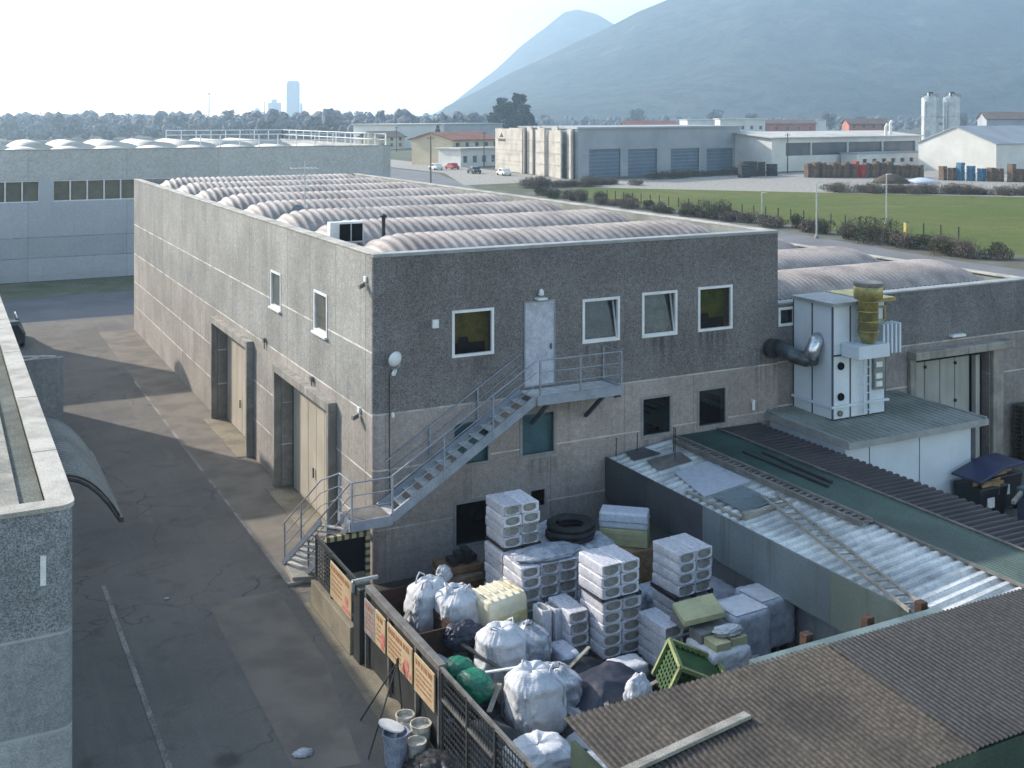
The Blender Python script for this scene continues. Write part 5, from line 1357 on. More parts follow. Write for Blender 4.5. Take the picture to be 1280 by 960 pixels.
# ------------------------------------------------------------------ fittings on the hall
t = thing('satellite_dish', 'small pale satellite dish on the front facade near the corner', 'satellite dish', (.48, -.02, 5.83))
mb = MB(); mb.lathe((.50, -.30, 5.83), [(0, .04), (.10, .025), (.16, 0), (.21, -.05), (.20, -.06), (.15, -.012), (.09, .012), (0, .025)], 18, Matrix.Rotation(radians(100), 3, 'X') @ Matrix.Rotation(.25, 3, 'Y')); mb.build('dish', 'white', t, smooth=True)
mb = MB(); mb.tube([(.48, -.004, 5.7), (.48, -.2, 5.74), (.5, -.25, 5.83)], .022, 6); mb.tube([(.5, -.26, 5.58), (.5, -.55, 5.72), (.5, -.56, 5.83)], .012, 5); mb.build('arm', 'galv', t)
t = thing('security_camera', 'white tube camera on the front facade just below the dish', 'camera', (.45, -.02, 5.5))
mb = MB(); mb.bar((.42, -.3, 5.46), (.55, -.12, 5.52), .09); mb.build('body', 'white', t, bevel=.01)
mb = MB(); mb.tube([(.5, -.004, 5.55), (.5, -.2, 5.53)], .02, 6); mb.build('arm', 'galv', t)
mb = MB(); mb.tube([(.42, -.03, 5.4), (.42, -.03, 2.2)], .011, 6); tag(mb.build('cable', 'dark_metal'), 'dark cable running down the front facade below the dish', 'cable')
mb = MB(); mb.box(1.62, -.07, 6.5, 1.8, -.001, 6.72); mb.box(1.645, -.075, 6.56, 1.775, -.071, 6.66); tag(mb.build('junction_box', 'white', bevel=.008), 'small white box on the facade left of the olive curtained window', 'box')
mb = MB(); mb.lathe((.5, -.06, 4.35), [(0, -.08), (.05, -.05), (.05, .05), (0, .08)], 10); tag(mb.build('wall_light', 'white'), 'tiny white lamp on the facade above the stair landing', 'lamp')
for (y, z, lb) in ((.55, 7.75, 'floodlight on the sunlit side wall high under the coping'), (1.05, 4.2, 'floodlight on the sunlit side wall beside the nearer gate')):
    t = thing('floodlight', lb, 'lamp', (-.01, y, z), 'floodlights on the side wall')
    mb = MB(); mb.box(-.06, y - .08, z + .02, -.002, y + .08, z + .16); mb.build('mount', 'white', t, bevel=.01)
    mb = MB(); mb.hull8([(-.22, y - .09, z - .16), (-.06, y - .09, z - .1), (-.06, y + .09, z - .1), (-.22, y + .09, z - .16)], [(-.21, y - .08, z - .04), (-.07, y - .08, z + .02), (-.07, y + .08, z + .02), (-.21, y + .08, z - .04)]); mb.build('lamp_head', 'grey_metal', t, bevel=.01)
for (y, z, lb) in ((10.6, 4.45, 'small junction box on the side wall between the two gates'), (5.2, 4.25, 'small dark fitting on the side wall above the nearer gate')):
    mb = MB(); mb.box(-.1, y - .09, z - .07, -.002, y + .09, z + .07); mb.tube([(-.05, y, z - .07), (-.05, y, z - .3)], .02, 5); tag(mb.build('junction_box', 'grey_metal'), lb, 'box')
mb = MB(); mb.box(7.3, -.09, 4.02, 7.5, -.001, 4.14); tag(mb.build('wall_vent', 'dark_metal', bevel=.02), 'small dark vent on the facade right of the stair bracket', 'vent')
mb = MB(); mb.tube([(12.35, -.05, 3.3), (12.35, -.05, 3.05)], .05, 8); mb.box(12.3, -.08, 3.3, 12.4, -.002, 3.36); tag(mb.build('wall_light', 'white'), 'small white fitting low on the facade near the cabin roof', 'lamp')
t = thing('roof_antenna', 'thin television antenna mast standing between the roof vaults', 'antenna', (2.56, 14.5, 7.72))
mb = MB(); mb.tube([(2.56, 14.5, 7.72), (2.56, 14.5, 10.4)], .025, 6); mb.build('mast', 'galv', t)
mb = MB(); mb.bar((2.0, 14.6, 10.1), (3.1, 14.4, 10.1), .02); mb.bar((2.2, 14.6, 9.8), (2.9, 14.4, 9.8), .02)
for k in range(7): mb.bar((2.05 + k * .16, 14.35, 10.1 + .0), (2.05 + k * .16, 14.75, 10.12), .015)
for k in range(5): mb.bar((2.25 + k * .14, 14.5, 9.62), (2.25 + k * .14, 14.5, 9.98), .015)
mb.build('antenna', 'galv', t)
t = thing('roof_dish', 'grey satellite dish on the roof beside the antenna mast', 'satellite dish', (2.2, 14.3, 7.72))
mb = MB(); mb.lathe((2.2, 14.1, 8.35), [(0, .1), (.25, .07), (.42, 0), (.4, -.01), (.24, .05), (0, .08)], 20, Matrix.Rotation(radians(75), 3, 'X') @ Matrix.Rotation(.5, 3, 'Y')); mb.build('dish', 'fascia', t, smooth=True)
mb = MB(); mb.tube([(2.2, 14.25, 7.72), (2.2, 14.25, 8.35)], .03, 6); mb.build('pole', 'galv', t)
t = thing('air_conditioner', 'white air conditioning unit with two dark fans on the hall roof', 'air conditioner', (1.0, 5.1, 7.72))
mb = MB(); mb.box(.45, 4.95, 8.28, 1.5, 5.25, 8.92); mb.build('casing', 'white', t, bevel=.02)
for k in (0, 1):
    mb = MB(); mb.box(.74 + .38 * k, 4.93, 8.34, 1.08 + .38 * k, 4.947, 8.86); mb.build('fan', 'dark', t)
    mb = MB(); mb.box(.5 + k * .85, 4.9, 7.72, .6 + k * .85, 5.3, 8.28); mb.build('foot', 'grey_metal', t)
mb = MB(); mb.tube([(2.2, 5.1, 7.72), (2.2, 5.1, 9.0)], .06, 8); mb.lathe((2.2, 5.1, 9.0), [(.1, 0), (.12, .05), (0, .12)], 10); tag(mb.build('vent_pipe', 'dark_metal'), 'dark vent pipe on the hall roof right of the air conditioner', 'pipe')

# ------------------------------------------------------------------ yard fence and signs
fn = thing('yard_fence', 'low fence with concrete base and dark mesh by the foot of the stair', 'fence', (-1.6, -1.8, 0))
mb = MB(); mb.box(-1.78, -3.3, 0, -1.52, -.35, .62); mb.build('base_wall', 'walk', fn, bevel=.02)
mb = MB(); mb.bar((-1.65, -.4, 1.68), (-1.65, -3.3, 1.68), .06); mb.bar((-1.65, -.4, .70), (-1.65, -3.3, .70), .05)
for y in (-.4, -1.62, -3.26): mb.bar((-1.65, y, .6), (-1.65, y, 1.72), .06)
mb.build('frame', 'dark_metal', fn)
mb = MB()
for i in range(9): mb.bar((-1.65, -.44, .78 + i * .1), (-1.65, -1.6, .78 + i * .1), .03)
for i in range(7): mb.bar((-1.655, -.5 - i * .18, .72), (-1.655, -.5 - i * .18, 1.66), .015)
mb.build('mesh', 'dark_metal', fn)
gp = thing('gate_pillar', 'dark steel gate pillar with a grey bracket on top between the sign boards', 'pillar', (-1.6, -3.65, 0))
mb = MB(); mb.box(-1.75, -3.85, 0, -1.4, -3.42, 1.66); mb.build('post', 'dark_metal', gp, bevel=.02)
mb = MB(); mb.bar((-1.8, -3.5, 1.74), (-1.2, -3.5, 1.74), .07); mb.bar((-1.78, -3.5, 1.5), (-1.78, -3.5, 1.74), .07); mb.build('bracket', 'galv', gp)
f2 = thing('yard_fence', 'grey railed fence carrying three sign boards along the walk', 'fence', (-1.6, -5.9, 0))
mb = MB(); mb.box(-1.66, -8.0, 1.66, -1.5, -3.95, 1.80); mb.build('top_rail', 'grey_metal', f2, bevel=.01)
for y in (-3.98, -5.37, -6.85, -7.97):
    mb = MB(); mb.bar((-1.63, y, 0), (-1.63, y, 1.655), .08); mb.build('post', 'grey_metal', f2)
mb = MB(); mb.box(-1.6, -7.95, .08, -1.57, -4.02, 1.62); mb.build('dark_panel', 'dark_metal', f2)
f3 = thing('yard_fence', 'dark open mesh fence at the near end of the yard', 'fence', (-1.6, -10, 0))
mb = MB(); mb.bar((-1.62, -8.0, 1.75), (-1.62, -12.6, 1.75), .06); mb.bar((-1.62, -8.0, 1.2), (-1.62, -10.2, 1.2), .05); mb.build('top_rail', 'grey_metal', f3)
for i in range(5):
    mb = MB(); mb.bar((-1.62, -8.06 - i * 1.12, 0), (-1.62, -8.06 - i * 1.12, 1.75), .06); mb.build('post', 'dark_metal', f3)
mb = MB()
for i in range(13): mb.bar((-1.62, -8.0, .15 + i * .125), (-1.62, -12.6, .15 + i * .125), .022)
for i in range(46): mb.bar((-1.632, -8.05 - i * .1, .1), (-1.632, -8.05 - i * .1, 1.72), .01)
mb.build('mesh', 'dark_metal', f3)
def sign(y0, y1, z0, z1, mat, label, seed, red=True):
    t = thing('sign_board', label, 'sign', (-1.7, (y0 + y1) / 2, z0), 'sign boards on the yard fence'); r_ = random.Random(seed)
    mb = MB(); mb.box(-1.72, y1, z0, -1.69, y0, z1); mb.build('board', mat, t, bevel=.004)
    mb = MB(); x = -1.724; hgt = z1 - z0; Wd = y0 - y1
    a = y0 - .08
    while a > y1 + .15:            # a heading of heavy strokes
        w_ = r_.uniform(.05, .10); mb.box(x, a - w_, z1 - .17, x + .003, a, z1 - .06); a -= w_ + r_.uniform(.02, .05)
    for r__ in range(4):
        a = y0 - .1; zz = z1 - .25 - r__ * hgt * .14; lim = y1 + (Wd * .42 if red else .12)
        while a > lim:
            w_ = r_.uniform(.06, .2); mb.box(x, max(lim, a - w_), zz - .035, x + .003, a, zz); a -= w_ + .03
    mb.build('lettering', 'ink_brown', t)
    if red:
        mb = MB(); mb.lathe((x, y1 + Wd * .2, z0 + hgt * .36), [(0, .003), (.12, .003), (.13, 0)], 14, Matrix.Rotation(-pi / 2, 3, 'Y')); mb.box(x, y1 + .06, z0 + .05, x + .003, y1 + Wd * .38, z0 + .14); mb.build('emblem', 'ink_red', t)
sign(-1.70, -3.18, .74, 1.56, 'sign', 'cream sign board with brown lines nearest the foot of the stair', 1)
sign(-4.06, -4.72, .86, 1.58, 'sign_shaded', 'small shaded sign board half, just right of the gate pillar', 2, False)  # one half-lit board drawn as two, the grey colour being its shade
sign(-4.74, -5.32, .88, 1.60, 'sign', 'lit cream half of the sign board, beside its shaded half', 3, True)
sign(-5.44, -6.80, .92, 1.61, 'sign', 'cream sign board with red print, middle one of the railed fence', 4)
sign(-6.92, -7.90, .88, 1.60, 'sign', 'cream sign board all in brown lines at the end of the railed fence', 5, False)
hz_ = thing('yard_gate', 'black steel gate leaf framed with yellow and black stripes below the landing', 'gate', (-.95, -.62, 0))
mb = MB(); mb.box(-1.5, -.64, .72, -.48, -.6, 1.6); mb.build('leaf', 'dark', hz_)
for (a, b) in (((-1.5, -.66, 1.66), (-.36, -.66, 1.66)), ((-.42, -.66, .3), (-.42, -.66, 1.6))):
    a, b = Vector(a), Vector(b); n = int((b - a).length / .09); mb = MB()
    mb.bar(a, b, .12, .12); o = mb.build('frame', 'haz_yellow', hz_); mb = MB(); d = (b - a) / n
    for i in range(0, n, 2):
        mb = MB(); mb.bar(a + d * (i + .1), a + d * (i + .95), .124, .124); mb.build('stripe', 'wood_dark', o)
mb = MB(); mb.box(-1.5, -.7, .014, -.36, -.55, .71); mb.build('plinth', 'walk', hz_)

# ------------------------------------------------------------------ insulation packs
def pack_proto(seed):
    """a wrapped pack .5 x 1.0 x .25, its film open in an oval at both ends"""
    r_ = random.Random(seed); root = thing('insulation_pack', '', 'insulation pack', (0, 0, 0))
    sx, sy, sz = .247, .49, .123; NS = 32; st = [-1, -.985, -.93, -.75, -.5, -.25, 0, .25, .5, .75, .93, .985, 1]
    mb = MB(); vs = []; so = Vector((seed * 9.1, 0, 0))
    def sec(k, y, sc_):
        t = 2 * pi * k / NS; c, s = cos(t), sin(t); e = .17
        x = sx * math.copysign(abs(c) ** e, c); z = sz * math.copysign(abs(s) ** e, s)
        p = Vector((x * sc_, y, z * sc_)); nz = noise.noise(p * 7 + so) * .012 + noise.noise(p * 19 + so) * .006
        p.x *= 1 + nz * 3; p.z *= 1 + nz * 4.5
        return p + Vector((0, 0, sz))
    for y in st:
        sc_ = .93 if abs(y) == 1 else (.975 if abs(y) > .98 else 1.0)
        vs += [sec(k, y * sy, sc_) for k in range(NS)]
    n = len(st)
    fs = [(i * NS + k, i * NS + (k + 1) % NS, (i + 1) * NS + (k + 1) % NS, (i + 1) * NS + k) for i in range(n - 1) for k in range(NS)]
    for e, i0, yy in ((-1, 0, -sy), (1, (n - 1) * NS, sy)):
        ow = r_.uniform(.70, .80); oh = r_.uniform(.74, .84); dx, dz = r_.uniform(-.02, .02), r_.uniform(-.012, .012); base = len(vs)
        for dep in (0, .012):
            for k in range(NS):
                t = 2 * pi * k / NS; ee = .82
                vs.append(Vector((dx + sx * ow * math.copysign(abs(cos(t)) ** ee, cos(t)), yy - e * dep, sz + dz + sz * oh * math.copysign(abs(sin(t)) ** ee, sin(t)))))
        for k in range(NS):
            k2 = (k + 1) % NS
            fs.append((i0 + k, i0 + k2, base + k2, base + k)); fs.append((base + k, base + k2, base + NS + k2, base + NS + k))
        w = MB(); w.add([Vector((p.x, p.y, p.z)) for p in vs[base + NS:base + 2 * NS]], [tuple(range(NS))]); w.build('wool_face', 'wool', root)
    mb.add(vs, fs); mb.build('film', 'film', root, smooth=True)
    return root
protos = [pack_proto(i) for i in range(5)]
used = [False] * 5
def pack(x, y, z, rot, label, group, tilt=None):
    i = random.randrange(5)
    if used[i]: o = copy_tree(protos[i])
    else: o = protos[i]; used[i] = True
    o.location = (x, y, z); o.rotation_euler = tilt if tilt else (0, 0, rot)
    return tag(o, label, 'insulation pack', group)
RW = {1: ['only'], 2: ['top', 'bottom'], 3: ['top', 'middle', 'bottom'], 4: ['top', 'second', 'third', 'bottom'], 5: ['top', 'second', 'third', 'fourth', 'bottom'], 6: ['top', 'second', 'third', 'fourth', 'fifth', 'bottom']}
CW = {1: [''], 2: ['left', 'right'], 4: ['first', 'second', 'third', 'fourth']}
def stack(x, y, z, cols, rows, where, rot=0.0, deep=False, step=.252):
    """front-left-bottom corner at x,y,z; packs lie with their open ends to the front"""
    c, s = cos(rot), sin(rot)
    for k in range(cols):
        for r_ in range(rows):
            for dp in ((0, 1) if deep else (0,)):
                if dp and not (r_ == rows - 1 or k == 0): continue
                lx = .25 + k * .502 + random.uniform(-.012, .012); ly = .5 + dp * 1.0 + random.uniform(-.02, .02)
                col = CW[cols][k]; rw = RW[rows][rows - 1 - r_]
                lb = 'white insulation pack, %s row%s, %s%s' % (rw, (', %s column' % col) if col else '', 'back layer, ' if dp else '', where)
                pack(x + c * lx - s * ly, y + s * lx + c * ly, z + r_ * step, rot + random.uniform(-.02, .02) + (pi if random.random() < .5 else 0), lb, 'packs of the ' + where)
pallet('pallet', 'wooden pallet under the widest stack of insulation packs', 2.97, -3.9, 0, 1.9, 1.1, mat='wood_dark')
stack(1.97, -4.46, .145, 4, 6, 'widest stack under the coiled hose', deep=True)
pallet('pallet', 'flat dark pallet between the widest stack and the small stack on it', 2.57, -2.85, 1.66, 1.05, 1.0, .06, mat='wood_dark')
stack(2.05, -3.36, 1.73, 2, 4, 'small stack below the square window')
pallet('pallet', 'wooden pallet under the two-tier middle stack', 3.54, -5.8, 0, 1.05, .95, .11, mat='wood_dark')
stack(3.04, -6.28, .11, 2, 5, 'lower tier of the middle stack')
pallet('pallet', 'dark pallet between the two tiers of the middle stack', 3.5, -5.8, 1.385, 1.08, 1.0, .07, mat='dark_metal')
stack(2.97, -6.36, 1.46, 2, 3, 'upper tier of the middle stack', .05)
stack(2.50, -5.75, .03, 1, 4, 'narrow stack left of the middle stack')
stack(3.95, -7.32, .03, 1, 4, 'single column right of the middle stack', .04)
stack(4.92, -6.42, .03, 2, 4, 'bottom tier of the right stack')
pallet('pallet', 'dark pallet under the upper tier of the right stack', 5.45, -5.85, 1.05, 1.1, 1.0, .09, mat='dark_metal')
stack(4.97, -6.42, 1.145, 2, 4, 'upper tier of the right stack', .06)
for k, (x, y) in enumerate(((2.05, -5.05), (2.33, -5.12), (2.62, -4.95))):
    pack(x, y, .5, 0, ('leftmost', 'middle', 'rightmost')[k] + ' of three insulation packs standing on end before the widest stack', 'packs standing on end', (pi / 2, 0, pi / 2 + .1 * k))

# ------------------------------------------------------------------ bags, sheets and other yard goods
def crumple(name, label, cat, c, r, mat, seed, top=None, amp=.10, sq=2.6, group=None, parent=None, freq=2.2, sub=5, flat=.04, rot=0.0):
    bm = bmesh.new(); bmesh.ops.create_icosphere(bm, subdivisions=sub, radius=1); so = Vector((seed * 3.7, seed * 1.3, seed * .7))
    for v in bm.verts:
        p = v.co.copy(); n = (abs(p.x) ** sq + abs(p.y) ** sq + abs(p.z) ** sq) ** (1 / sq); p /= n
        f = noise.fractal(p * freq + so, .9, 2.0, 4); rg = 1 - abs(noise.noise(p * freq * 1.7 + so * 2)) * 2; rg2 = 1 - abs(noise.noise(p * freq * 3.6 + so)) * 2
        k = 1 + amp * (f * .8 + rg * .55 + rg2 * .22)
        p *= k
        if top and p.z > .45:      # gather the neck of a filled bag
            q = (p.z - .45) / .6; p.x *= 1 - q * top; p.y *= 1 - q * top
        z = max(-1 + flat, p.z)
        a = Vector((p.x * r[0], p.y * r[1], 0)); a.rotate(Matrix.Rotation(rot, 3, 'Z'))
        v.co = Vector((a.x, a.y, (z + 1 - flat) * r[2]))
    me = bpy.data.meshes.new(name); bm.to_mesh(me); bm.free(); me.materials.append(MT[mat])
    for p in me.polygons: p.use_smooth = True
    o = bpy.data.objects.new(name, me); COL.objects.link(o); o.location = c
    if parent: o.parent = parent; o.location = Vector(c) - world_loc(parent)
    else: tag(o, label, cat, group)
    return o
def sack(c, r, seed, mat, parent, lean=(0, 0), neck=.6, pleat=.09):
    c = Vector(c); NA, NV = 96, 46; so = Vector((seed * 5.3, seed * 2.1, seed)); vs = []; h = r[2] * 2
    for i in range(NV + 1):
        q = i / NV
        if q < .10: pr = .80 + .20 * math.sqrt(max(0, 1 - (1 - q / .10) ** 2)) ; z = h * q
        elif q < .72: pr = 1 + .05 * sin((q - .1) * pi / .62); z = h * q
        elif q < .90: k = (q - .72) / .18; pr = 1 - (1 - neck) * (k * k * (3 - 2 * k)); z = h * q
        else: k = (q - .90) / .10; pr = neck * (1 - k * .98) ** .8; z = h * (.90 + .05 * sin(k * pi) - .03 * k)
        for j in range(NA):
            t = 2 * pi * j / NA; ct, st = cos(t), sin(t); e = .62 if q < .7 else .62 + .38 * min(1, (q - .7) / .2)
            d = Vector((math.copysign(abs(ct) ** e, ct), math.copysign(abs(st) ** e, st), 0))
            n1 = noise.fractal(Vector((ct * 1.1, st * 1.1, q * 2.2)) + so, .8, 2, 3)
            w1 = 1 - 2 * abs(noise.noise(Vector((ct * 2.6 + q * 2, st * 2.6 - q, q * 3.2)) + so * 2)); w2 = 1 - 2 * abs(noise.noise(Vector((ct * 5 - q * 4, st * 5, q * 6)) + so * 3))
            pl = pleat * max(0, min(1, (q - .5) / .35)) * (1 - 2 * abs(noise.noise(Vector((ct * 4.5, st * 4.5, q * .9)) + so * 4)))
            k = pr * (1 + .11 * n1 + .055 * w1 + .030 * w2 + pl)
            lz = q * q
            vs.append(c + Vector((d.x * r[0] * k + lean[0] * lz, d.y * r[1] * k + lean[1] * lz, z * (1 + .07 * noise.noise(Vector((ct * 1.5, st * 1.5, 7)) + so) * q))))
    mb = MB(); mb.add(vs, [(i * NA + j, i * NA + (j + 1) % NA, (i + 1) * NA + (j + 1) % NA, (i + 1) * NA + j) for i in range(NV) for j in range(NA)] + [tuple(reversed(range(NA)))])
    for k in range(4):
        j0 = int(NA / 8 + k * NA / 4); st_ = MB(); rows_ = []
        for i in range(2, int(NV * .86)):
            row = []
            for dj in (-1.1, 1.1):
                f0 = (j0 + dj) % NA; a_, b_ = int(f0) % NA, (int(f0) + 1) % NA; p = vs[i * NA + a_].lerp(vs[i * NA + b_], f0 - int(f0)); o_ = p - c; o_.z = 0
                row.append(p + o_.normalized() * .012)
            rows_.append(row)
        st_.add([p for r__ in rows_ for p in r__], [(2 * i, 2 * i + 1, 2 * i + 3, 2 * i + 2) for i in range(len(rows_) - 1)])
        st_.build('strap', 'film_blank', parent)
    return mb.build('sack', mat, parent, smooth=True)
def big_bag(label, c, r, mat, seed, top=.5, loops=True, lean=(0, 0)):
    t = thing('bulk_bag', label, 'bulk bag', c, 'filled bulk bags in the yard')
    sack(c, r, seed, mat, t, lean=lean, neck=1 - top)
    if loops:
        for k in range(2):
            a = .8 + k * 2.6 + seed; mb = MB(); p = Vector(c) + Vector((cos(a) * r[0] * .55, sin(a) * r[1] * .55, r[2] * 1.62)); d = Vector((-sin(a), cos(a), 0))
            mb.tube([p - d * .14, p - d * .1 + Vector((0, 0, .17)), p + Vector((cos(a) * .05, sin(a) * .05, .22)), p + d * .1 + Vector((0, 0, .15)), p + d * .14], .02, 6); mb.build('lifting_loop', mat, t, smooth=True)
    if seed % 2 == 0:
        mb = MB(); mb.tube([Vector(c) + Vector((r[0] * .3 * cos(k), r[1] * .3 * sin(k), r[2] * 1.72 + .02 * k)) for k in range(7)], .012, 5); mb.build('tie_cord', 'dark_metal', t)
    return t
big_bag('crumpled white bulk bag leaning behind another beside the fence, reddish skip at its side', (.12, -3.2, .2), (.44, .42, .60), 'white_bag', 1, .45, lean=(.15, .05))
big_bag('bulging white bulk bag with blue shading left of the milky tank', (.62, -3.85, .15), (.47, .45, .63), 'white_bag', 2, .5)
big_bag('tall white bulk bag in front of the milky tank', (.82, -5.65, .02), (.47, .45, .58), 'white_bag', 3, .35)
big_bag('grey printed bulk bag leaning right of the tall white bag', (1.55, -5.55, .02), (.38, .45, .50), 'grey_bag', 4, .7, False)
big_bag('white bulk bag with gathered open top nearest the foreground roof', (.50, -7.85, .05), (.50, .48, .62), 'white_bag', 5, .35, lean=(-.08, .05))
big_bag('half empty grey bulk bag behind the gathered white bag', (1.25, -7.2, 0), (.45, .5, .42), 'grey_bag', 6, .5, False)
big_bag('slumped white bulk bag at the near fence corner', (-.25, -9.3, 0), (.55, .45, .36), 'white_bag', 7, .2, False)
def drape(name, label, cat, c, r, h, mat, seed, rot=0.0, group=None):
    """a thrown sheet: a sagging cloth with folds, settled over whatever lies below"""
    n = 44; so = Vector((seed * 4.1, seed * 2.7, 0)); mb = MB(); vs = []; cr_, sr_ = cos(rot), sin(rot)
    for lay in (0, 1):
        for i in range(n + 1):
            for j in range(n + 1):
                u = 2 * i / n - 1; v = 2 * j / n - 1
                a = math.atan2(v, u); edge = 1 + .22 * noise.noise(Vector((cos(a) * 1.4, sin(a) * 1.4, seed)))
                x, y = u * r[0] * edge, v * r[1] * edge; p = Vector((x, y, 0)) * 1.5 + so
                d = max(abs(u), abs(v)); hump = max(0, 1 - d ** 2.4)
                fold = (1 - 2 * abs(noise.noise(p * 1.1 + Vector((0, y * 1.2, 3))))) * .5 + (1 - 2 * abs(noise.noise(p * 2.3))) * .25
                z = h * hump * (.75 + .45 * noise.noise(p * .7)) + (.05 + .22 * h * d) * (fold + .55) * .6 + .02
                vs.append(Vector(c) + Vector((cr_ * x - sr_ * y, sr_ * x + cr_ * y, max(.006, z) - .006 * lay)))
    k = n + 1; o = k * k
    fs = [(i * k + j, (i + 1) * k + j, (i + 1) * k + j + 1, i * k + j + 1) for i in range(n) for j in range(n)]
    fs += [tuple(o + q for q in reversed(f)) for f in fs]
    ring_ = [i * k for i in range(n)] + [n * k + j for j in range(n)] + [i * k + n for i in range(n, 0, -1)] + [j for j in range(n, 0, -1)]
    fs += [(a, b, o + b, o + a) for a, b in zip(ring_, ring_[1:] + ring_[:1])]
    mb.add(vs, fs)
    return tag(mb.build(name, mat, smooth=True), label, cat, group)
for (lb, c, r, h, m_, sd, rot) in (
    ('crushed pale sheet lying by the fence below the black film bag', (-.55, -5.35, .02), (.65, .60), .5, 'grey_bag', 12, .4),
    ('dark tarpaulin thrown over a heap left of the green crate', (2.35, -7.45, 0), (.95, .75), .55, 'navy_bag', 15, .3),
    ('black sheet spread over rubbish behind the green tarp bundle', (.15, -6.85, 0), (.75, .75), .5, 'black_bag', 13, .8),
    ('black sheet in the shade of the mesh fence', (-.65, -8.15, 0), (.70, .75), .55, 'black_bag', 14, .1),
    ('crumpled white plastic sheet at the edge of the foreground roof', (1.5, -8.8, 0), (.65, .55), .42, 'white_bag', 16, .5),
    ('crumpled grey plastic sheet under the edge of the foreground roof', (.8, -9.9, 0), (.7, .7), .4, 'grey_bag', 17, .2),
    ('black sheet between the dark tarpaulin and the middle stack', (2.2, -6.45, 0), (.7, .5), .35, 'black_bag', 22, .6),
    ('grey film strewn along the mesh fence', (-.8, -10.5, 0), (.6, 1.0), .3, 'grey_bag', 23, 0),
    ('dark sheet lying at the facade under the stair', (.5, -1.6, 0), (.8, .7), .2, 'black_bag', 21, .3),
    ('reddish dust sheet on the yard floor near the skip', (1.2, -2.7, 0), (.7, .6), .2, 'rust', 24, .9)):
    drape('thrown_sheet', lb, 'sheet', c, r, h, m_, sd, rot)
for (lb, c, r, m_, sd) in (
    ('crumpled black film bag at the foot of the blue shaded bulk bag', (.35, -4.75, .35), (.42, .30, .28), 'navy_bag', 11),
    ('crumpled grey sheet lying behind the coiled hose', (4.3, -2.3, 1.2), (.75, .30, .30), 'grey_bag', 18),
    ('torn film spread on top of the widest stack', (2.9, -3.95, 1.66), (.80, .42, .07), 'grey_bag', 19),
    ('white film heap left of the green crate', (2.52, -8.45, .05), (.26, .24, .42), 'white_bag', 20),):
    crumple('film_heap', lb, 'plastic film', c, r, m_, sd, amp=.17, sq=2.3, freq=1.7, flat=.15)
gt_ = thing('tarp_bundle', 'bright green tarp bundle tied in two lumps behind the fence', 'tarp', (-.45, -6.6, .5))
crumple('tarp', None, None, (-.5, -6.35, .45), (.30, .30, .26), 'green_bag', 31, parent=gt_, amp=.07, freq=1.3)
crumple('tarp', None, None, (-.42, -6.95, .40), (.32, .42, .27), 'green_bag', 32, parent=gt_, amp=.07, freq=1.3)
mb = MB(); mb.box(-.85, -7.3, 0, -.05, -6.1, .44); tag(mb.build('bin', 'bin_black', bevel=.03), 'low black crate beneath the green tarp bundle', 'crate')
for (a, b, w, lb, m_) in (((-.9, -6.2, .55), (1.0, -7.0, .8), .07, 'white splintered strip lying over the black film heap', 'white'), ((.15, -5.1, .6), (.55, -6.9, .55), .09, 'dark beam lying between the white bags', 'dark_metal'), ((-1.0, -4.2, .7), (.4, -2.2, .75), .08, 'pale lath resting on the reddish skip', 'plank'), ((1.5, -6.9, .3), (2.6, -6.4, .55), .08, 'thin pale lath on the dark tarpaulin', 'plank')):
    mb = MB(); mb.bar(a, b, w, .03); tag(mb.build('batten', m_), lb, 'batten')
sk = thing('skip', 'reddish brown open metal skip behind the fence', 'skip', (-.55, -3.3, 0))
mb = MB(); mb.box(-1.2, -4.6, .02, 0.1, -2.2, .08)
for a in ((-1.25, -4.65, .02, -1.2, -2.15, .8), (.1, -4.65, .02, .15, -2.15, .8), (-1.2, -4.65, .02, .1, -4.6, .8), (-1.2, -2.2, .02, .1, -2.15, .8)): mb.box(*a)
mb.build('tub', 'rust', sk)
mb = MB(); mb.bar((-1.27, -4.67, .8), (-1.27, -2.13, .8), .07); mb.bar((.17, -4.67, .8), (.17, -2.13, .8), .07); mb.build('rim', 'rust', sk)
# milky intermediate tank lying in the sun
tk = thing('plastic_tank', 'milky ribbed plastic tank with yellowed side standing among the white bags', 'tank', (1.5, -4.25, .2))
tk.rotation_euler = (0, radians(-4), radians(6))
bm = MB()
def rbox(mb, sx, sy, z0, z1, e=.2, n=40, rows=14, ribs=0):
    vs = []
    for i in range(rows + 1):
        q = i / rows; z = z0 + (z1 - z0) * q; k = 1 - .16 * max(0, abs(q - .5) - .38) / .12 * .5
        for j in range(n):
            t = 2 * pi * j / n; c, s = cos(t), sin(t)
            vs.append((sx * k * math.copysign(abs(c) ** e, c), sy * k * math.copysign(abs(s) ** e, s), z))
    mb.add(vs, [(i * n + j, i * n + (j + 1) % n, (i + 1) * n + (j + 1) % n, (i + 1) * n + j) for i in range(rows) for j in range(n)] + [tuple(reversed(range(n))), tuple(range(rows * n, rows * n + n))])
rbox(bm, .54, .48, 0, 1.0)
bm.v = [p + Vector(tk.location) for p in bm.v]; bm.build('tank_body', 'ibc', tk, smooth=False, bevel=.02)
for k in range(5):
    mb = MB(); x = -.38 + k * .19; mb.tube([Vector(tk.location) + Vector(p) for p in ((x, -.44, 1.0), (x, -.3, 1.02), (x, .3, 1.02), (x, .44, 1.0))], .026, 8); mb.build('rib', 'ibc', tk, smooth=True)
mb = MB(); mb.box(1.5 - .45, -4.25 - .50, .3, 1.5 + .45, -4.25 - .47, .85); mb.build('yellowed_panel', 'ibc_yellow', tk, bevel=.02)
pallet('pallet', 'wooden pallet under the milky plastic tank', 1.5, -4.25, .03, 1.1, 1.0, .14, mat='wood_dark')
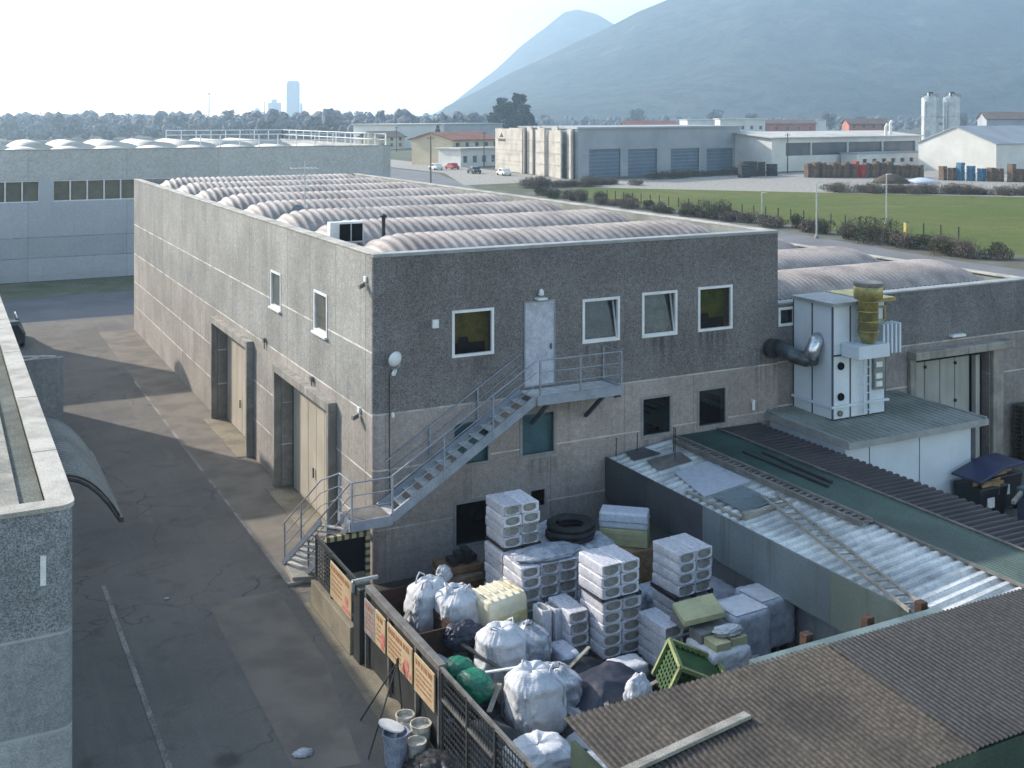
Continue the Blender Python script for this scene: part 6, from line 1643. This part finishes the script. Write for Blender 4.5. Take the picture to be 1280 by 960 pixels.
# coiled hose
hs = thing('coiled_hose', 'thick black corrugated hose coiled on top of the widest stack', 'hose', (4.0, -3.2, 1.64))
mb = MB(); pts = []
for i in range(250):
    a = i * 2 * pi / 34; lay = i // 84; rr = .60 - .085 * ((i % 84) / 34) ; rr = rr if lay < 2 else rr - .03
    pts.append((4.0 + rr * cos(a) * 1.02, -3.2 + rr * sin(a), 1.71 + .125 * lay + .01 * sin(i)))
mb.tube(pts, [.066 + .008 * (i % 2) for i in range(250)], 9); mb.build('coil', 'hose', hs, smooth=True)
blk = thing('wrapped_block', 'grey film wrapped block carrying the right half of the hose coil', 'wrapped goods', (4.4, -3.3, 0))
crumple('film_wrap', None, None, (4.45, -3.35, 0), (.5, .55, .82), 'grey_bag', 41, parent=blk, amp=.05, sq=7, freq=3)
# box on yellow slabs
bx_ = thing('wrapped_box', 'pale blue wrapped box resting on yellow slabs beside the shed wall', 'wrapped goods', (5.75, -2.95, 1.55)); bx_.rotation_euler = (0, 0, radians(-40))
mb = MB(); mb.box(5.75 - .62, -2.95 - .3, 1.55, 5.75 + .62, -2.95 + .3, 1.96); mb.build('wrap', 'film_blue', bx_, bevel=.05)
mb = MB(); mb.box(5.75 - .635, -2.95 - .315, 1.72, 5.75 + .635, -2.95 + .315, 1.745); mb.build('strap', 'bucket_blue', bx_)
ys_ = thing('slab_stack', 'block of yellow insulation slabs under the pale blue box', 'insulation slabs', (5.75, -2.95, 1.12)); ys_.rotation_euler = (0, 0, radians(-40))
for i in range(3):
    mb = MB(); mb.box(5.75 - .6, -2.95 - .32, 1.12 + i * .143, 5.75 + .62, -2.95 + .32, 1.12 + i * .143 + .14); mb.build('slab', 'yellow_slab', ys_, bevel=.01)
mb = MB(); mb.box(5.2, -3.6, 0, 6.5, -2.3, 1.1); tag(mb.build('carton', 'cardboard', bevel=.02), 'brown carton block under the yellow slabs', 'carton')
# wrapped pallets to the right
for (x, y, w, d, h, lb, sd) in ((5.86, -7.45, .52, .5, 1.08, 'film wrapped pallet of packs, nearer of the two by the shed', 51), (6.86, -7.1, .50, .5, 1.06, 'film wrapped pallet of packs, farther one right by the shed wall', 52)):
    t = thing('wrapped_pallet', lb, 'wrapped goods', (x, y, 0), 'film wrapped pallets by the shed')
    crumple('film_wrap', None, None, (x, y, .12), (w, d, h / 2 + .02), 'film_blank', sd, parent=t, amp=.035, sq=12, freq=3.2)
    mb = MB()
    for k in (-1, 0, 1): mb.box(x + k * .42 - .06, y - .48, 0, x + k * .42 + .06, y + .48, .13)
    mb.build('pallet_base', 'wood', t)
    mb = MB(); mb.add([(x - .45, y - .45, h + .155), (x + .48, y - .42, h + .16), (x + .4, y + .4, h + .165), (x - .5, y + .3, h + .155)], [(0, 1, 2, 3)]); mb.build('cover_sheet', 'white_bag', t)
for (x, y, z, w, d, h, lb, sd, m_) in ((4.55, -4.6, 0, .5, .5, .85, 'grey film wrapped bale between the two taller stacks of packs', 53, 'film_blank'), (5.9, -4.6, 0, .55, .55, .55, 'low film wrapped bale behind the right stack', 54, 'film_blank'),
        (6.7, -5.4, 0, .45, .6, .75, 'film wrapped bale against the shed wall behind the wrapped pallets', 55, 'film_blank'), (2.25, -5.9, 0, .22, .4, .42, 'small wrapped bale at the foot of the narrow stack', 56, 'film_blank'),
        (3.2, -6.95, 0, .4, .3, .35, 'low wrapped bale in front of the middle stack', 57, 'white_bag'), (1.3, -2.5, 0, .5, .45, .5, 'grey bale behind the milky tank', 58, 'grey_bag')):
    crumple('wrapped_bale', lb, 'wrapped goods', (x, y, z), (w, d, h / 2), m_, sd, amp=.06, sq=7, freq=3)
for i, (x, y, z, a, lb) in enumerate(((1.0, -6.5, .35, .4, 'splintered pallet board lying on the black sheet'), (1.9, -8.2, .3, 1.2, 'broken pallet board beside the dark tarpaulin'), (-.2, -7.4, .55, .9, 'pale board lying across the black crate'), (3.0, -7.9, .2, .2, 'short board at the foot of the green crate'))):
    mb = MB(); mb.bar((x - .5 * cos(a), y - .5 * sin(a), z), (x + .5 * cos(a), y + .5 * sin(a), z + .06), .1, .025); tag(mb.build('board', 'plank'), lb, 'board')
# open white bag of yellow slabs with a loose slab on top
ob = thing('slab_bag', 'open white bag of yellow insulation slabs right of the green crate', 'insulation slabs', (4.85, -7.95, 0))
crumple('bag', None, None, (4.86, -8.0, 0), (.52, .52, .44), 'white_bag', 61, parent=ob, amp=.05, sq=9, freq=3)
for i, (x, y, z, w) in enumerate(((4.68, -8.2, .84, .2), (5.15, -8.15, .82, .2), (5.0, -7.75, .84, .3), (4.6, -7.75, .8, .18))):
    mb = MB(); mb.box(x - w, y - .22, z, x + w, y + .22, z + .18 + .03 * i); mb.build('slab', 'yellow_slab' if i < 2 else 'wool', ob, bevel=.015)
crumple('torn_film', None, None, (5.05, -8.1, 1.0), (.32, .18, .09), 'white_bag', 62, parent=ob, amp=.3, sq=2)
sl = MB(); sl.hull8([(4.15, -7.75, 1.20), (5.2, -7.8, 1.22), (5.35, -7.15, 1.36), (4.3, -7.1, 1.32)], [(4.15, -7.75, 1.32), (5.2, -7.8, 1.34), (5.35, -7.15, 1.48), (4.3, -7.1, 1.44)])
tag(sl.build('insulation_slab', 'yellow_slab', bevel=.01), 'single pale yellow slab lying across the top of the open bag', 'insulation slab')
mb = MB(); mb.box(4.3, -7.5, .98, 5.2, -7.0, 1.21); tag(mb.build('insulation_slab', 'wool', bevel=.02), 'dark wool slab under the single pale yellow slab', 'insulation slab')
mb = MB(); mb.hull8([(5.35, -8.5, .0), (5.7, -8.45, .0), (5.7, -8.42, .0), (5.35, -8.47, .0)], [(5.3, -8.35, .55), (5.72, -8.3, .5), (5.72, -8.27, .5), (5.3, -8.32, .55)]); tag(mb.build('white_sheet', 'pvc_white'), 'small white sheet leaning by the open slab bag', 'sheet')
# tilted green crate
gc = thing('plastic_crate', 'tipped green lattice crate with lime edges beside the foreground roof', 'crate', (3.6, -8.45, .15)); gc.rotation_euler = (radians(6), radians(24), radians(-20)); gc.scale = (1.12, 1.12, 1.12)
lo_ = Vector(gc.location); mb = MB()
def gb(a, b, w): mb.bar(lo_ + Vector(a), lo_ + Vector(b), w)
for y in (-.42, .42):
    for i in range(9): gb((-.45 + i * .112, y, 0), (-.45 + i * .112, y, .7), .045)
    for i in range(7): gb((-.47, y, .05 + i * .1), (.47, y, .05 + i * .1), .04)
for x in (-.46, .46):
    for i in range(8): gb((x, -.4 + i * .114, 0), (x, -.4 + i * .114, .7), .045)
    for i in range(7): gb((x, -.42, .05 + i * .1), (x, .42, .05 + i * .1), .04)
mb.box(lo_.x - .46, lo_.y - .42, lo_.z - .0, lo_.x + .46, lo_.y + .42, lo_.z + .04); mb.build('lattice', 'crate_green', gc)
mb = MB(); mb.box(lo_.x - .43, lo_.y - .40, lo_.z + .05, lo_.x + .43, lo_.y + .40, lo_.z + .66); mb.build('inner_panel', 'crate_green', gc)
mb = MB()
for y in (-.45, .45): gb((-.5, y, .72), (.5, y, .72), .07); gb((-.5, y, 0), (-.5, y, .72), .07); gb((.5, y, 0), (.5, y, .72), .07)
for x in (-.5, .5): gb((x, -.45, .72), (x, .45, .72), .07)
mb.build('edge', 'crate_edge', gc)
# brown slab heap with black bits on top near the window
for i in range(5):
    mb = MB(); a = random.uniform(-.15, .15); x, y, z = 1.7 + random.uniform(-.08, .08), -1.6 + random.uniform(-.08, .08), .02 + i * .17
    mb.hull8([(x - .55, y - .45 + a, z), (x + .5, y - .4, z), (x + .55, y + .4, z), (x - .5, y + .45, z)], [(x - .55, y - .45 + a, z + .15), (x + .5, y - .4, z + .15), (x + .55, y + .4, z + .15), (x - .5, y + .45, z + .15)])
    tag(mb.build('insulation_slab', 'brown_slab' if i in (4, 2) else 'wood', bevel=.015), 'brown slab, %s from the top in the heap below the barred window' % ('fifth', 'fourth', 'third', 'second', 'first')[i], 'insulation slab', 'brown slabs below the window')
t = thing('battery_heap', 'black boxes thrown on top of the brown slab heap', 'boxes', (1.7, -1.6, .88))
for i in range(4):
    mb = MB(); x = 1.4 + i * .19; mb.box(x, -1.8 + .1 * (i % 2), .88, x + .17, -1.4, 1.02 + .09 * (i % 3)); mb.build('box', 'bin_black', t, bevel=.01)
crumple('film_heap', 'white crumpled film hanging over the brown slab heap', 'plastic film', (1.15, -1.85, .45), (.16, .2, .25), 'white_bag', 71, amp=.3, sq=2)

rl = random.Random(31); scr = {}
for i in range(46):
    m_ = ('white_bag', 'white_bag', 'grey_bag', 'cardboard', 'black_bag')[i % 5]
    nm = {'white_bag': 'white', 'grey_bag': 'grey', 'cardboard': 'brown', 'black_bag': 'black'}[m_]
    lb = 'small %s scrap of torn packaging strewn on the yard floor' % nm
    x, y = rl.uniform(-1.2, 5.2), rl.uniform(-9.5, -1.2)
    if y > -6 and x > 1.9: y = rl.uniform(-9.5, -6.6); x = rl.uniform(.8, 4.0)
    if m_ not in scr:
        scr[m_] = o = crumple('packaging_scrap', lb, 'litter', (x, y, .02), (.17, .12, .06), m_, 200 + i, amp=.4, sq=2, freq=2.2, flat=.3, sub=4, group='%s packaging scraps in the yard' % nm)
    else:
        o = scr[m_].copy(); COL.objects.link(o); o.location = (x, y, .02); k = rl.uniform(.6, 1.7); o.scale = (k, k * rl.uniform(.6, 1.2), k)
    o.rotation_euler = (0, 0, rl.uniform(0, 6))
# ------------------------------------------------------------------ outside the fence: buckets, tripod, litter
def bucket(x, y, r, h, mat, fill, label, lid=None):
    t = thing('bucket', label, 'bucket', (x, y, .02), 'buckets outside the fence')
    mb = MB(); mb.lathe((x, y, .02), [(r * .82, 0), (r, h), (r * 1.06, h), (r * 1.06, h + .02), (r * .94, h + .02), (r * .92, h - .06)], 20); mb.build('shell', mat, t, smooth=False)
    mb = MB(); mb.lathe((x, y, .02), [(r * .93, h - .061), (0, h - .06)], 20); mb.build('contents', fill, t)
    if lid:
        mb = MB(); mb.lathe((x - .05, y + .1, h + .10), [(0, 0), (r * 1.05, 0), (r * 1.05, .03), (0, .04)], 20, Matrix.Rotation(lid, 3, 'Y')); mb.build('lid', 'white', t)
    mb = MB(); mb.tube([(x + r * 1.07 * cos(a), y + r * 1.07 * sin(a) , h - .03 - .16 * sin((a + .4) * 1)) for a in [-.4 + k * pi / 8 for k in range(9)]], .008, 5); mb.build('handle', 'galv', t)
bucket(-2.42, -7.72, .24, .58, 'bucket_blue', 'paint_in', 'grey blue bucket with its white lid askew, nearest the street', .35)
bucket(-2.10, -7.30, .19, .36, 'bucket', 'paint_in', 'low cream bucket with pale dried paint behind the grey blue one')
bucket(-2.02, -7.78, .18, .34, 'bucket', 'leaf_bush', 'small bucket with mossy filling beside the grey blue one')
bucket(-1.92, -6.95, .18, .42, 'bucket', 'cardboard', 'white bucket with brown contents in the middle of the buckets')
bucket(-1.80, -7.45, .20, .46, 'bucket', 'white', 'white bucket with white contents next to the mesh fence')
mb = MB(); mb.tube([(-1.98 + .17 * cos(k * pi / 10), -6.62 + .17 * sin(k * pi / 10), .07) for k in range(20)], .045, 8, closed=True); tag(mb.build('rubber_ring', 'rubber', smooth=True), 'black rubber ring lying on the concrete walk by the buckets', 'ring')
crumple('film_heap', 'dark heap of rubbish on the ground beside the buckets', 'rubbish', (-1.95, -8.6, 0), (.5, .6, .2), 'black_bag', 81, amp=.3, sq=2, flat=.2)
crumple('rubble_heap', 'pale rubble heap at the near end of the mesh fence', 'rubble', (-2.1, -9.6, 0), (.45, .5, .16), 'rubble', 82, amp=.35, sq=2, freq=5, flat=.2)
crumple('film_heap', 'crumpled white scrap lying in the black rubbish outside the fence', 'rubbish', (-2.05, -8.2, .12), (.14, .12, .08), 'white_bag', 83, amp=.4, sq=2, flat=.2, sub=4)
tp = thing('tripod_stand', 'thin dark tripod stand in front of the sign boards', 'tripod', (-2.1, -6.6, 0))
for b in ((-2.82, -7.34, .02), (-1.80, -6.55, .02), (-2.5, -6.0, .02)):
    mb = MB(); mb.tube([(-1.80, -6.25, 1.15), b], .017, 6); mb.build('leg', 'dark_metal', tp)
mb = MB(); mb.lathe((-1.80, -6.25, 1.12), [(.03, 0), (.035, .06), (.02, .1), (0, .11)], 8); mb.build('head', 'dark_metal', tp)
crumple('paper_scrap', 'crushed pale paper scrap lying on the street asphalt', 'litter', (-3.85, -6.6, .01), (.16, .11, .03), 'grey_bag', 91, amp=.5, sq=2, flat=.3, sub=4)
crumple('paper_scrap', 'tiny white scrap in the middle of the shaded street', 'litter', (-4.9, 1.6, .01), (.06, .05, .02), 'white_bag', 92, amp=.3, sq=2, flat=.3, sub=3)
mb = MB(); mb.box(-2.0, .9, .012, -1.2, 1.0, .10); tag(mb.build('kerb_stone', 'concrete', bevel=.02), 'short concrete kerb stone at the foot of the stair', 'kerb')

# ------------------------------------------------------------------ haze
mb = MB(); mb.box(-2600, -400, -1.2, 5200, 5200, 560)
hz = mb.build('haze', MT['dark'], origin=(0, 0, 0)); tag(hz, kind='stuff')
hm_ = bpy.data.materials.new('haze'); hm_.use_nodes = True
nt = hm_.node_tree
for n_ in list(nt.nodes): nt.nodes.remove(n_)
ou = nt.nodes.new('ShaderNodeOutputMaterial'); pv = nt.nodes.new('ShaderNodeVolumePrincipled')
pv.inputs['Color'].default_value = (*HAZE_COLOR, 1); pv.inputs['Density'].default_value = HAZE_DENSITY; pv.inputs['Anisotropy'].default_value = HAZE_ANISO
nt.links.new(pv.outputs[0], ou.inputs['Volume'])
hz.data.materials.clear(); hz.data.materials.append(hm_)
